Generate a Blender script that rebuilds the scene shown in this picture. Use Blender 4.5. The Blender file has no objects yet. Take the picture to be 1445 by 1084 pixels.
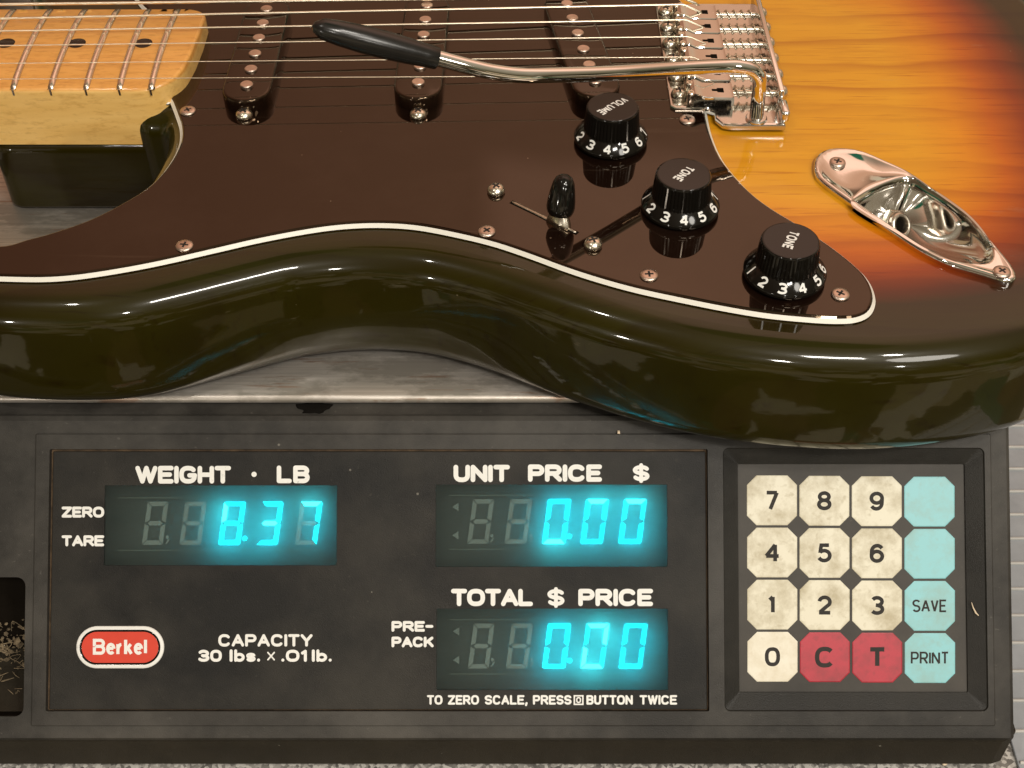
import bpy, bmesh, math, random
from mathutils import Vector, Matrix
from mathutils.geometry import delaunay_2d_cdt
random.seed(7)
S = 0.001                                   # geometry below is written in millimetres
scene = bpy.context.scene
COL = scene.collection

# ------------------------------------------------------------------ camera
TH, F, CZ = math.radians(45.5), 1850.0, 318.0
cam_d = bpy.data.cameras.new('camera')
cam_d.sensor_width = 36.0
cam_d.lens = 36.0 * F / 1445.0
cam_d.clip_start = 0.01
cam_d.clip_end = 50
cam = bpy.data.objects.new('camera', cam_d)
cam.location = (0, 0, CZ * S)
cam.rotation_euler = (math.pi / 2 - TH, 0, 0)
COL.objects.link(cam)
scene.camera = cam
scene.view_settings.view_transform = 'Standard'
scene.view_settings.look = 'None'
scene.view_settings.exposure = 0.0
scene.view_settings.gamma = 1.0
scene.cycles.use_denoising = True
scene.cycles.max_bounces = 10
scene.cycles.transparent_max_bounces = 12
scene.cycles.sample_clamp_indirect = 6.0
scene.cycles.caustics_reflective = False
scene.cycles.caustics_refractive = False

# ------------------------------------------------------------------ node helper
class NT:
    def __init__(self, tree):
        self.t = tree; self.n = tree.nodes; self.l = tree.links
    def add(self, kind, ins=None, **props):
        nd = self.n.new(kind)
        for k, v in props.items(): setattr(nd, k, v)
        for k, v in (ins or {}).items():
            s = nd.inputs[k]
            if isinstance(v, bpy.types.NodeSocket): self.l.new(v, s)
            else: s.default_value = v
        return nd
    def math(self, op, a, b=0.0, c=0.0, clamp=False):
        nd = self.add('ShaderNodeMath', {0: a, 1: b, 2: c}, operation=op, use_clamp=clamp)
        return nd.outputs[0]
    def mix(self, f, a, b, blend='MIX'):
        nd = self.add('ShaderNodeMix', data_type='RGBA', blend_type=blend)
        for i, v in ((0, f), (6, a), (7, b)):
            if isinstance(v, bpy.types.NodeSocket): self.l.new(v, nd.inputs[i])
            else: nd.inputs[i].default_value = (v if i == 0 else (tuple(v) + (1,))[:4])
        return nd.outputs[2]
    def ramp(self, f, stops, interp='LINEAR'):
        nd = self.add('ShaderNodeValToRGB', {0: f})
        cr = nd.color_ramp; cr.interpolation = interp
        while len(cr.elements) < len(stops): cr.elements.new(0.5)
        for e, (p, c) in zip(cr.elements, stops):
            e.position = p
            e.color = (c, c, c, 1) if isinstance(c, (int, float)) else (tuple(c) + (1,))[:4]
        return nd.outputs[0]
    def step(self, v, a, b):
        nd = self.add('ShaderNodeMapRange', {0: v, 1: a, 2: b, 3: 0.0, 4: 1.0}, interpolation_type='SMOOTHSTEP')
        return nd.outputs[0]

# ------------------------------------------------------------------ world: a warm lit shop room round the counter
world = bpy.data.worlds.new('World'); scene.world = world
world.use_nodes = True
w = NT(world.node_tree); w.n.clear()
gen = w.add('ShaderNodeTexCoord').outputs['Generated']
sx = w.add('ShaderNodeSeparateXYZ', {0: gen})
wx, wy, wz = sx.outputs
ceil_far = w.mix(w.step(wz, 0.45, 0.72), (0.80, 0.45, 0.29), (1.20, 0.74, 0.53))
ceil_near = w.mix(w.step(wz, 0.2, 0.9), (0.10, 0.078, 0.035), (0.42, 0.36, 0.26))
wn = w.add('ShaderNodeTexNoise', {'Vector': gen, 'Scale': 3.0, 'Detail': 2.0}).outputs['Fac']
lit_f = w.math('MULTIPLY', w.step(w.math('ADD', wz, w.math('MULTIPLY_ADD', wn, 0.10, -0.05)), 0.585, 0.605), w.step(wx, -0.035, 0.0))
ceil_far = w.mix(lit_f, w.mix(1.0, ceil_far, (0.86, 0.84, 0.80), 'MULTIPLY'), w.mix(1.0, ceil_far, (1.22, 1.22, 1.25), 'MULTIPLY'))
ceil = w.mix(w.step(wy, 0.0, 0.5), ceil_near, ceil_far)
ceil = w.mix(w.step(wx, 0.15, -0.6), ceil, w.mix(1.0, ceil, (0.5, 0.40, 0.36), 'MULTIPLY'))
gdot = w.add('ShaderNodeVectorMath', {0: gen, 1: Vector((0.12, 0.12, 0.985)).normalized()}, operation='DOT_PRODUCT').outputs['Value']
ceil = w.mix(w.step(gdot, 0.975, 0.985), ceil, (0.02, 0.13, 0.07))
vor = w.add('ShaderNodeTexVoronoi', {'Vector': gen, 'Scale': 5.2}, distance='CHEBYCHEV')
vsep = w.add('ShaderNodeSeparateColor', {0: vor.outputs['Color']})
clut = w.ramp(vsep.outputs[0], [(0.0, (0.02, 0.015, 0.008)), (0.36, (0.06, 0.045, 0.022)), (0.5, (0.40, 0.30, 0.16)),
                                (0.66, (0.03, 0.11, 0.06)), (0.80, (0.85, 0.66, 0.42)), (0.88, (0.12, 0.06, 0.03))], 'CONSTANT')
vor2 = w.add('ShaderNodeTexVoronoi', {'Vector': gen, 'Scale': 11.0}, distance='CHEBYCHEV')
vs2 = w.add('ShaderNodeSeparateColor', {0: vor2.outputs['Color']})
clut = w.mix(w.math('GREATER_THAN', vs2.outputs[1], 0.72), clut, (0.62, 0.52, 0.36))
colr = w.mix(w.step(wz, 0.42, 0.16), ceil, clut)
bg = w.add('ShaderNodeBackground', {'Color': colr, 'Strength': 1.0})
w.l.new(bg.outputs[0], w.add('ShaderNodeOutputWorld').inputs[0])

# ------------------------------------------------------------------ room lamps
def lamp(loc, aim, power, size, size_y=None, colour=(1.0, 0.94, 0.85), shape='DISK'):
    d = bpy.data.lights.new('ceiling_lamp', 'AREA')
    d.energy = power; d.color = colour; d.size = size
    d.shape = 'RECTANGLE' if size_y else shape
    if size_y: d.size_y = size_y
    o = bpy.data.objects.new('ceiling_lamp', d); COL.objects.link(o)
    o.location = loc
    o.rotation_euler = (Vector(aim) - Vector(loc)).to_track_quat('-Z', 'Y').to_euler()
    return o
T0 = (0, 0.30, 0)
lamp((0.30, -0.57, 1.18), T0, 8.0, 0.27, 0.10)
lamp((0.61, -0.30, 1.33), T0, 4.2, 0.10)
lamp((0.72, -0.56, 0.98), T0, 5.0, 0.36)
lamp((0.03, -1.07, 0.82), T0, 2.6, 0.07)
lamp((0.72, -1.05, 0.68), T0, 1.6, 0.05)
lamp((-0.85, -1.00, 0.23), T0, 2.2, 0.05)
lamp((-0.55, -0.10, 1.4), T0, 2.0, 0.05)

# ------------------------------------------------------------------ pixel rays of the photograph -> points in the place (mm)
def ray(px, py):
    return Vector(((px - 722.5) / F, math.cos(TH) + (542 - py) / F * math.sin(TH), -math.sin(TH) + (542 - py) / F * math.cos(TH)))
CAM = Vector((0, 0, CZ))
def P(px, py, z):
    d = ray(px, py)
    return CAM + d * ((z - CZ) / d.z)
def P2(px, py, z):
    p = P(px, py, z); return (p.x, p.y)
BETA = math.radians(42.0)
CO = P(722.5, 590, -3.0)                                     # top edge of the sloped console
CN = Vector((0, -math.sin(BETA), math.cos(BETA)))
CV = Vector((0, -math.cos(BETA), -math.sin(BETA)))
CU = Vector((1, 0, 0))
def C(px, py, h=0.0):
    d = ray(px, py); o = CO + CN * h
    return CAM + d * ((o - CAM).dot(CN) / d.dot(CN))
def uv(px, py, h=0.0):
    p = C(px, py, h) - CO
    return (p.dot(CU), p.dot(CV))
def W(u, v, h=0.0):
    return CO + CU * u + CV * v + CN * h

# ------------------------------------------------------------------ mesh helpers
class MB:
    def __init__(self): self.v = []; self.f = []; self.m = []; self.sm = []
    def add(self, vs, fs, mat=0, smooth=True):
        o = len(self.v); self.v += [tuple(p) for p in vs]
        for f in fs:
            self.f.append([i + o for i in f]); self.m.append(mat); self.sm.append(smooth)
        return self
    def loft(self, loops, mat=0, closed=True, cap0=False, cap1=False, smooth=True):
        n = len(loops[0]); vs = [p for l in loops for p in l]; fs = []
        for k in range(len(loops) - 1):
            for i in range(n if closed else n - 1):
                j = (i + 1) % n
                fs.append((k * n + i, k * n + j, (k + 1) * n + j, (k + 1) * n + i))
        if cap0: fs.append(tuple(reversed(range(n))))
        if cap1: fs.append(tuple((len(loops) - 1) * n + i for i in range(n)))
        return self.add(vs, fs, mat, smooth)
    def box(self, c, sz, rot=None, bevel=0.0, mat=0):
        bm = bmesh.new(); bmesh.ops.create_cube(bm, size=1.0)
        bmesh.ops.scale(bm, vec=Vector(sz), verts=bm.verts)
        if bevel: bmesh.ops.bevel(bm, geom=bm.edges[:], offset=bevel, segments=3, affect='EDGES', profile=0.5)
        M = Matrix.Translation(Vector(c)) @ (rot.to_4x4() if rot else Matrix.Identity(4))
        bm.verts.index_update()
        self.add([M @ v.co for v in bm.verts], [[v.index for v in f.verts] for f in bm.faces], mat, bool(bevel))
        bm.free(); return self
    def lathe(self, prof, c, axis=Vector((0, 0, 1)), n=32, mat=0, ref=None, smooth=True, wave=None, caps=True):
        a = Vector(axis).normalized()
        r = Vector(ref) if ref else (Vector((1, 0, 0)) if abs(a.x) < 0.9 else Vector((0, 1, 0)))
        e1 = (r - a * r.dot(a)).normalized(); e2 = a.cross(e1); c = Vector(c)
        loops = []
        for (rad, hh) in prof:
            lp = []
            for i in range(n):
                t = 2 * math.pi * i / n
                rr = rad * (wave(i, hh) if wave else 1.0)
                lp.append(c + a * hh + (e1 * math.cos(t) + e2 * math.sin(t)) * rr)
            loops.append(lp)
        return self.loft(loops, mat, True, caps and prof[0][0] > 1e-6, caps and prof[-1][0] > 1e-6, smooth)
    def tube(self, pts, rad, n=14, mat=0, caps=True):
        pts = [Vector(p) for p in pts]
        rs = rad if isinstance(rad, (list, tuple)) else [rad] * len(pts)
        loops = []; nrm = None
        for i, p in enumerate(pts):
            t = (pts[min(i + 1, len(pts) - 1)] - pts[max(i - 1, 0)]).normalized()
            if nrm is None:
                nrm = t.orthogonal().normalized()
            nrm = (nrm - t * nrm.dot(t)).normalized(); b = t.cross(nrm)
            loops.append([p + (nrm * math.cos(2 * math.pi * k / n) + b * math.sin(2 * math.pi * k / n)) * rs[i] for k in range(n)])
        return self.loft(loops, mat, True, caps, caps)
    def build(self, name, mats, parent=None, sharp=None):
        me = bpy.data.meshes.new(name)
        me.from_pydata([(x * S, y * S, z * S) for x, y, z in self.v], [], self.f)
        for i, p in enumerate(me.polygons):
            p.material_index = self.m[i]; p.use_smooth = self.sm[i]
        for m in (mats if isinstance(mats, (list, tuple)) else [mats]): me.materials.append(m)
        me.validate(); me.update()
        if sharp: me.set_sharp_from_angle(angle=math.radians(sharp))
        o = bpy.data.objects.new(name, me); COL.objects.link(o)
        if parent is not None:
            o.parent = parent
        return o
def spline(pts, n=8, closed=True):
    out = []; N = len(pts); pts = [Vector(p) for p in pts]
    rng = range(N) if closed else range(N - 1)
    for i in rng:
        if closed: p0, p1, p2, p3 = pts[i - 1], pts[i], pts[(i + 1) % N], pts[(i + 2) % N]
        else: p0, p1, p2, p3 = pts[max(i - 1, 0)], pts[i], pts[i + 1], pts[min(i + 2, N - 1)]
        for k in range(n):
            t = k / n
            out.append(0.5 * ((2 * p1) + (p2 - p0) * t + (2 * p0 - 5 * p1 + 4 * p2 - p3) * t * t + (3 * p1 - p0 - 3 * p2 + p3) * t ** 3))
    if not closed: out.append(pts[-1])
    return out
def resample(pts, step, closed=True):
    pts = [Vector(p) for p in pts]
    if closed: pts = pts + [pts[0]]
    L = [0]
    for a, b in zip(pts, pts[1:]): L.append(L[-1] + (b - a).length)
    n = max(3, int(round(L[-1] / step))); out = []; j = 0
    for i in range(n if closed else n + 1):
        s = L[-1] * i / n
        while j < len(L) - 2 and L[j + 1] < s: j += 1
        d = L[j + 1] - L[j]
        out.append(pts[j].lerp(pts[j + 1], (s - L[j]) / d if d > 1e-9 else 0))
    return out
def area2(pts):
    return sum(a[0] * b[1] - b[0] * a[1] for a, b in zip(pts, pts[1:] + pts[:1])) / 2
def ccw(pts):
    return pts if area2(pts) > 0 else pts[::-1]
def inset(pts, d):                                           # ccw loop moved inwards by d
    n = len(pts); out = []
    for i in range(n):
        p = Vector(pts[i][:2]); a = (p - Vector(pts[i - 1][:2])); b = (Vector(pts[(i + 1) % n][:2]) - p)
        na = Vector((-a.y, a.x)).normalized() if a.length > 1e-9 else Vector((0, 0))
        nb = Vector((-b.y, b.x)).normalized() if b.length > 1e-9 else na
        m = (na + nb)
        m = m.normalized() if m.length > 1e-6 else na
        k = max(0.5, m.dot(na))
        out.append(p + m * (d / k))
    return out
def inside(p, poly):
    x, y = p[0], p[1]; c = False; j = len(poly) - 1
    for i in range(len(poly)):
        xi, yi = poly[i][0], poly[i][1]; xj, yj = poly[j][0], poly[j][1]
        if (yi > y) != (yj > y) and x < (xj - xi) * (y - yi) / (yj - yi) + xi: c = not c
        j = i
    return c
def fill(outer, holes=(), grid=0.0, margin=1.0):
    """triangles of a flat region: returns 2D verts and faces"""
    vs = [Vector((p[0], p[1])) for p in outer]; fs = [list(range(len(outer)))]
    for h in holes:
        o = len(vs); vs += [Vector((p[0], p[1])) for p in h]; fs.append(list(range(o, o + len(h))))
    if grid:
        xs = [p[0] for p in outer]; ys = [p[1] for p in outer]
        inn = inset(ccw(list(outer)), margin)
        y = min(ys); r = 0
        while y < max(ys):
            x = min(xs) + (grid / 2 if r % 2 else 0)
            while x < max(xs):
                if inside((x, y), inn) and not any(inside((x, y), h) for h in holes): vs.append(Vector((x, y)))
                x += grid
            y += grid * 0.87; r += 1
    rv, re, rf, *_ = delaunay_2d_cdt(vs, [], fs, 0, 1e-5)
    outf = []
    for f in rf:
        c = sum((rv[i] for i in f), Vector((0, 0))) / len(f)
        if inside(c, outer) and not any(inside(c, h) for h in holes):
            a = sum(rv[f[i]].x * rv[f[(i + 1) % len(f)]].y - rv[f[(i + 1) % len(f)]].x * rv[f[i]].y for i in range(len(f)))
            outf.append(list(f) if a > 0 else list(reversed(f)))
    return rv, outf
def rrect(x0, y0, x1, y1, r, n=5):
    out = []
    for cx, cy, a in ((x1 - r, y1 - r, 0), (x0 + r, y1 - r, 90), (x0 + r, y0 + r, 180), (x1 - r, y0 + r, 270)):
        for k in range(n + 1):
            t = math.radians(a + 90 * k / n); out.append((cx + r * math.cos(t), cy + r * math.sin(t)))
    return out
def empty(name, loc, label, cat, group=None):
    o = bpy.data.objects.new(name, None); o.empty_display_size = 0.02; COL.objects.link(o)
    o['label'] = label; o['category'] = cat
    if group: o['group'] = group
    o.location = Vector(loc) * S
    return o
PENDING = []
def tag(o, label, cat, group=None, kind=None):
    if label: o['label'] = label
    if cat: o['category'] = cat
    if group: o['group'] = group
    if kind: o['kind'] = kind
    return o

# ------------------------------------------------------------------ materials
def new_mat(name):
    m = bpy.data.materials.new(name); m.use_nodes = True
    t = NT(m.node_tree); t.n.clear()
    out = t.add('ShaderNodeOutputMaterial')
    b = t.add('ShaderNodeBsdfPrincipled')
    t.l.new(b.outputs[0], out.inputs[0])
    t.co = t.add('ShaderNodeTexCoord').outputs['Object']
    return m, t, b
def setp(t, b, **kw):
    for k, v in kw.items():
        s = b.inputs[k.replace('_', ' ')]
        if isinstance(v, bpy.types.NodeSocket): t.l.new(v, s)
        else: s.default_value = (tuple(v) + (1,))[:4] if isinstance(v, (tuple, list)) else v
def noise(t, scale, detail=4, rough=0.55, stretch=None):
    v = t.co
    if stretch:
        v = t.add('ShaderNodeMapping', {0: t.co, 3: stretch}).outputs[0]
    return t.add('ShaderNodeTexNoise', {'Vector': v, 'Scale': scale, 'Detail': detail, 'Roughness': rough}).outputs['Fac']
def bump(t, b, h, strength, dist):
    t.l.new(t.add('ShaderNodeBump', {'Strength': strength, 'Distance': dist, 'Height': h}).outputs[0], b.inputs['Normal'])
def simple(name, col, rough, metal=0.0, spec=0.5, coat=0.0, var=0.0, vscale=60, bmp=0.0, bscale=900, rvar=0.0):
    m, t, b = new_mat(name)
    c = col
    if var:
        n = noise(t, vscale)
        c = t.mix(t.ramp(n, [(0.3, 0.0), (0.7, 1.0)]), tuple(x * (1 - var) for x in col), tuple(min(1, x * (1 + var)) for x in col))
    setp(t, b, Base_Color=c, Metallic=metal, Specular_IOR_Level=spec, Coat_Weight=coat, Coat_Roughness=0.03)
    if rvar:
        n2 = noise(t, vscale * 2.3)
        setp(t, b, Roughness=t.math('MULTIPLY_ADD', n2, rvar, rough - rvar / 2))
    else: setp(t, b, Roughness=rough)
    if bmp: bump(t, b, noise(t, bscale, 3), bmp, 0.0002)
    return m

def mat_burst():
    m, t, b = new_mat('sunburst_lacquer')
    e = t.add('ShaderNodeAttribute', attribute_name='edge_mm').outputs['Fac']
    wob = noise(t, 14, 3, 0.5, (0.6, 1.6, 1))
    e2 = t.math('ADD', e, t.math('MULTIPLY_ADD', wob, 16.0, -8.0))
    f = t.math('DIVIDE', e2, 100.0)
    base = t.ramp(f, [(0.10, (0.019, 0.0150, 0.0008)), (0.235, (0.021, 0.0115, 0.0008)), (0.30, (0.080, 0.013, 0.0008)), (0.41, (0.25, 0.034, 0.0006)),
                      (0.52, (0.47, 0.100, 0.001)), (0.65, (0.62, 0.215, 0.004)), (0.82, (0.66, 0.295, 0.010))])
    wv_co = t.add('ShaderNodeVectorMath', {0: t.add('ShaderNodeMapping', {0: t.co, 3: (0.22, 1, 1)}).outputs[0],
                  1: t.add('ShaderNodeVectorMath', {0: t.add('ShaderNodeTexNoise', {'Vector': t.add('ShaderNodeMapping', {0: t.co, 3: (0.5, 1, 1)}).outputs[0], 'Scale': 11.0, 'Detail': 3.0}).outputs['Color'], 3: 0.035}, operation='SCALE').outputs[0]}, operation='ADD').outputs[0]
    wv = t.add('ShaderNodeTexWave', {'Vector': wv_co, 'Scale': 19.0, 'Distortion': 2.5, 'Detail': 4.0, 'Detail Scale': 1.6, 'Detail Roughness': 0.65}, bands_direction='Y', wave_profile='SAW').outputs['Fac']
    grain = noise(t, 30, 6, 0.66, (0.8, 7.0, 1.0))
    pores = noise(t, 150, 3, 0.6, (0.25, 6.0, 1.0))
    zone = t.ramp(noise(t, 12, 3, 0.5, (0.6, 2.0, 1)), [(0.35, 0.15), (0.65, 1.0)])
    dark = t.math('MULTIPLY', t.ramp(wv, [(0.55, 0.0), (0.93, 1.0), (1.0, 0.1)]), zone)
    dark = t.math('MAXIMUM', t.math('MULTIPLY', dark, 0.75), t.math('MULTIPLY', t.ramp(grain, [(0.5, 0.0), (0.78, 1.0)]), 0.5))
    dark = t.math('MAXIMUM', dark, t.math('MULTIPLY', t.ramp(pores, [(0.57, 0.0), (0.72, 1.0)]), 0.6))
    dk = t.mix(1.0, base, (0.52, 0.31, 0.15), 'MULTIPLY')
    col = t.mix(dark, base, dk)
    col = t.mix(t.math('MULTIPLY', t.ramp(noise(t, 24, 3, 0.5, (0.6, 4, 1)), [(0.52, 0.0), (0.75, 1.0)]), 0.6), col, t.mix(1.0, col, (1.16, 1.26, 1.5), 'MULTIPLY'))
    # scuffs and dust on the lacquer
    sc = t.ramp(noise(t, 70, 5, 0.75, (0.25, 1.4, 1.4)), [(0.66, 0.0), (0.70, 1.0)])
    vd = t.add('ShaderNodeTexVoronoi', {'Vector': t.co, 'Scale': 170.0})
    speck = t.math('MULTIPLY', t.math('LESS_THAN', vd.outputs['Distance'], 0.05), t.math('GREATER_THAN', t.add('ShaderNodeSeparateColor', {0: vd.outputs['Color']}).outputs[0], 0.9))
    col = t.mix(t.math('MULTIPLY', t.math('MAXIMUM', t.math('MULTIPLY', sc, 0.25), speck), 0.35), col, (0.30, 0.25, 0.16))
    setp(t, b, Base_Color=col, Roughness=0.28, Specular_IOR_Level=0.10, Coat_Weight=1.0, Coat_Roughness=0.05, Coat_IOR=1.36)
    hgt = t.math('ADD', noise(t, 22, 2), t.math('MULTIPLY', noise(t, 75, 3, 0.5, (0.6, 1.2, 1.2)), 0.22))
    nb = t.add('ShaderNodeBump', {'Strength': 0.45, 'Distance': 0.0006, 'Height': hgt})
    t.l.new(nb.outputs[0], b.inputs['Coat Normal'])
    return m
def mat_maple():
    m, t, b = new_mat('maple')
    g = noise(t, 30, 5, 0.6, (1.0, 7.0, 7.0)); fl = noise(t, 520, 3, 0.65, (0.35, 1.2, 1.2))
    col = t.mix(t.ramp(g, [(0.3, 0.0), (0.7, 1.0)]), (0.76, 0.45, 0.125), (0.86, 0.55, 0.185))
    col = t.mix(t.math('MULTIPLY', t.ramp(fl, [(0.5, 0.0), (0.68, 1.0)]), 0.55), col, (0.56, 0.30, 0.07))
    zz = t.add('ShaderNodeSeparateXYZ', {0: t.co}).outputs[2]
    col = t.mix(t.step(zz, 0.0523, 0.0535), col, t.mix(1.0, col, (0.90, 0.70, 0.50), 'MULTIPLY'))  # side kept paler than the fretboard top, imitating low front light
    setp(t, b, Base_Color=col, Roughness=0.38, Coat_Weight=0.5, Coat_Roughness=0.12)
    return m
def mat_steel():
    m, t, b = new_mat('brushed_steel')
    n = noise(t, 120, 5, 0.6, (0.15, 8.0, 1.0)); st = noise(t, 20, 6, 0.68, (1.2, 3.5, 1)); st2 = noise(t, 45, 5, 0.7, (0.5, 7.0, 1))
    col = t.mix(t.ramp(n, [(0.3, 0.0), (0.7, 1.0)]), (0.50, 0.46, 0.42), (0.72, 0.67, 0.61))
    col = t.mix(t.math('MULTIPLY', t.ramp(st, [(0.48, 0.0), (0.56, 1.0)]), 0.6), col, (0.30, 0.27, 0.23))
    col = t.mix(t.math('MULTIPLY', t.ramp(st2, [(0.58, 0.0), (0.63, 1.0)]), 0.7), col, (0.36, 0.22, 0.15))
    setp(t, b, Base_Color=col, Metallic=0.8, Roughness=t.math('MULTIPLY_ADD', st, 0.2, 0.3))
    bump(t, b, n, 0.12, 0.0002)
    return m
def mat_plastic(name, col, dirt=(0.16, 0.145, 0.12), amt=0.5, rough=0.5, bmp=0.5, bscale=2600):
    m, t, b = new_mat(name)
    big = noise(t, 16, 5, 0.65); mid = noise(t, 75, 6, 0.7); sp = noise(t, 600, 2, 0.5)
    c = t.mix(t.ramp(mid, [(0.3, 0.0), (0.75, 1.0)]), tuple(x * 0.75 for x in col), tuple(x * 1.25 for x in col))
    c = t.mix(t.math('MULTIPLY', t.ramp(big, [(0.42, 0.0), (0.72, 1.0)]), amt), c, dirt)
    c = t.mix(t.math('MULTIPLY', t.ramp(sp, [(0.70, 0.0), (0.78, 1.0)]), 0.25), c, tuple(min(1, x * 1.5) for x in dirt))
    vs = t.add('ShaderNodeTexVoronoi', {'Vector': t.co, 'Scale': 130.0}, feature='F1')
    spot = t.math('MULTIPLY', t.math('LESS_THAN', vs.outputs['Distance'], 0.055), t.math('GREATER_THAN', t.add('ShaderNodeSeparateColor', {0: vs.outputs['Color']}).outputs[0], 0.86))
    c = t.mix(t.math('MULTIPLY', spot, 0.35), c, (0.35, 0.33, 0.28))
    setp(t, b, Base_Color=c, Roughness=t.math('MULTIPLY_ADD', mid, 0.25, rough - 0.12), Specular_IOR_Level=0.2)
    bump(t, b, noise(t, bscale, 3, 0.7), bmp, 0.00018)
    return m
def mat_key(name, col, stain):
    m, t, b = new_mat(name)
    inf = t.add('ShaderNodeObjectInfo').outputs['Random']
    off = t.add('ShaderNodeCombineXYZ', {0: t.math('MULTIPLY', inf, 7.0), 1: inf, 2: inf}).outputs[0]
    v = t.add('ShaderNodeVectorMath', {0: t.co, 1: off}, operation='ADD').outputs[0]
    n1 = t.add('ShaderNodeTexNoise', {'Vector': v, 'Scale': 110.0, 'Detail': 5.0, 'Roughness': 0.65}).outputs['Fac']
    n2 = t.add('ShaderNodeTexNoise', {'Vector': v, 'Scale': 420.0, 'Detail': 3.0}).outputs['Fac']
    c = t.mix(t.math('MULTIPLY', t.ramp(n1, [(0.42, 0.0), (0.68, 1.0)]), 0.8), col, stain)
    c = t.mix(t.math('MULTIPLY', t.ramp(n2, [(0.58, 0.0), (0.72, 1.0)]), 0.45), c, stain)
    setp(t, b, Base_Color=c, Roughness=0.42)
    return m
def emit(name, col, st):
    m = bpy.data.materials.new(name); m.use_nodes = True
    t = NT(m.node_tree); t.n.clear()
    e = t.add('ShaderNodeEmission', {'Color': tuple(col) + (1,), 'Strength': st})
    t.l.new(e.outputs[0], t.add('ShaderNodeOutputMaterial').inputs[0])
    return m
def mat_pane():
    m = bpy.data.materials.new('dusty_filter_window'); m.use_nodes = True
    t = NT(m.node_tree); t.n.clear(); t.co = t.add('ShaderNodeTexCoord').outputs['Object']
    tr = t.add('ShaderNodeBsdfTransparent', {'Color': (0.80, 0.90, 0.88, 1)})
    du = t.add('ShaderNodeBsdfTranslucent', {'Color': (0.55, 0.62, 0.60, 1)})
    df = t.add('ShaderNodeBsdfDiffuse', {'Color': (0.06, 0.07, 0.065, 1)})
    gl = t.add('ShaderNodeBsdfGlossy', {'Color': (1, 1, 1, 1), 'Roughness': 0.07})
    sm = noise(t, 90, 6, 0.65, (0.6, 1.4, 1)); sc = noise(t, 400, 4, 0.7, (0.15, 1.6, 1))
    dirt = t.math('ADD', t.math('MULTIPLY', t.ramp(sm, [(0.35, 0.0), (0.7, 1.0)]), 0.16), t.math('MULTIPLY', t.ramp(sc, [(0.55, 0.0), (0.85, 1.0)]), 0.05))
    a = t.add('ShaderNodeMixShader', {0: 0.54, 1: tr.outputs[0], 2: du.outputs[0]})
    b2 = t.add('ShaderNodeMixShader', {0: t.math('ADD', dirt, 0.10), 1: a.outputs[0], 2: df.outputs[0]})
    c = t.add('ShaderNodeMixShader', {0: 0.02, 1: b2.outputs[0], 2: gl.outputs[0]})
    t.l.new(c.outputs[0], t.add('ShaderNodeOutputMaterial').inputs[0])
    return m
M = {}
M['burst'] = mat_burst()
M['maple'] = mat_maple()
M['steel'] = mat_steel()
M['chrome'] = simple('chrome', (0.80, 0.78, 0.75), 0.07, 1.0, rvar=0.06, vscale=200)
M['nickel'] = simple('worn_nickel', (0.76, 0.70, 0.59), 0.27, 1.0, rvar=0.1, vscale=300)
M['dullmetal'] = simple('dull_steel', (0.55, 0.50, 0.42), 0.32, 1.0, var=0.15, vscale=300)
M['pole'] = simple('pole_steel', (0.62, 0.50, 0.42), 0.38, 1.0, var=0.1, vscale=400)
M['black'] = simple('black_gloss_plastic', (0.006, 0.005, 0.004), 0.09, spec=0.4, rvar=0.05, vscale=150)
def mat_guard():
    m, t, b = new_mat('black_pickguard')
    sm = noise(t, 28, 5, 0.65); hz_ = noise(t, 9, 3, 0.5)
    vd = t.add('ShaderNodeTexVoronoi', {'Vector': t.co, 'Scale': 150.0})
    speck = t.math('MULTIPLY', t.math('LESS_THAN', vd.outputs['Distance'], 0.045), t.math('GREATER_THAN', t.add('ShaderNodeSeparateColor', {0: vd.outputs['Color']}).outputs[0], 0.8))
    scr = t.ramp(noise(t, 240, 2, 0.5, (0.06, 1.0, 1.0)), [(0.70, 0.0), (0.74, 1.0)])
    c = t.mix(t.math('MULTIPLY', t.math('MAXIMUM', speck, t.math('MULTIPLY', scr, 0.1)), 0.5), (0.007, 0.003, 0.0018), (0.22, 0.15, 0.10))
    c = t.mix(t.math('MULTIPLY', t.ramp(sm, [(0.45, 0.0), (0.8, 1.0)]), 0.06), c, (0.16, 0.10, 0.07))
    setp(t, b, Base_Color=c, Roughness=t.math('MULTIPLY_ADD', t.ramp(sm, [(0.4, 0.0), (0.75, 1.0)]), 0.035, 0.015), Specular_IOR_Level=0.66, Specular_Tint=(1.0, 0.74, 0.50))
    bump(t, b, hz_, 0.10, 0.0006)
    return m
M['guard'] = mat_guard()
M['white_ply'] = simple('white_ply', (0.78, 0.76, 0.68), 0.35)
def mat_print():
    m, t, b = new_mat('white_print')
    wear = t.math('MULTIPLY', t.ramp(noise(t, 900, 4, 0.7), [(0.60, 0.0), (0.72, 1.0)]), t.ramp(noise(t, 60, 3), [(0.45, 0.0), (0.65, 1.0)]))
    c = t.mix(t.math('MULTIPLY', wear, 0.6), t.mix(noise(t, 90, 4), (0.70, 0.70, 0.66), (0.84, 0.84, 0.81)), (0.10, 0.095, 0.085))
    setp(t, b, Base_Color=c, Roughness=0.5)
    return m
M['paint'] = mat_print()
M['red'] = simple('red_enamel', (0.62, 0.06, 0.035), 0.32, var=0.06, vscale=120)
M['ink'] = simple('grey_black_ink', (0.028, 0.025, 0.022), 0.6, spec=0.2, var=0.15, vscale=300)
M['dot'] = simple('black_inlay', (0.010, 0.006, 0.004), 0.2)
M['string'] = simple('string_steel', (0.90, 0.82, 0.66), 0.34, 1.0)
M['fret'] = simple('fret_nickel', (0.72, 0.62, 0.52), 0.24, 1.0)
M['shell'] = mat_plastic('console_plastic', (0.029, 0.027, 0.024), (0.12, 0.11, 0.095), 0.6)
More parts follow.
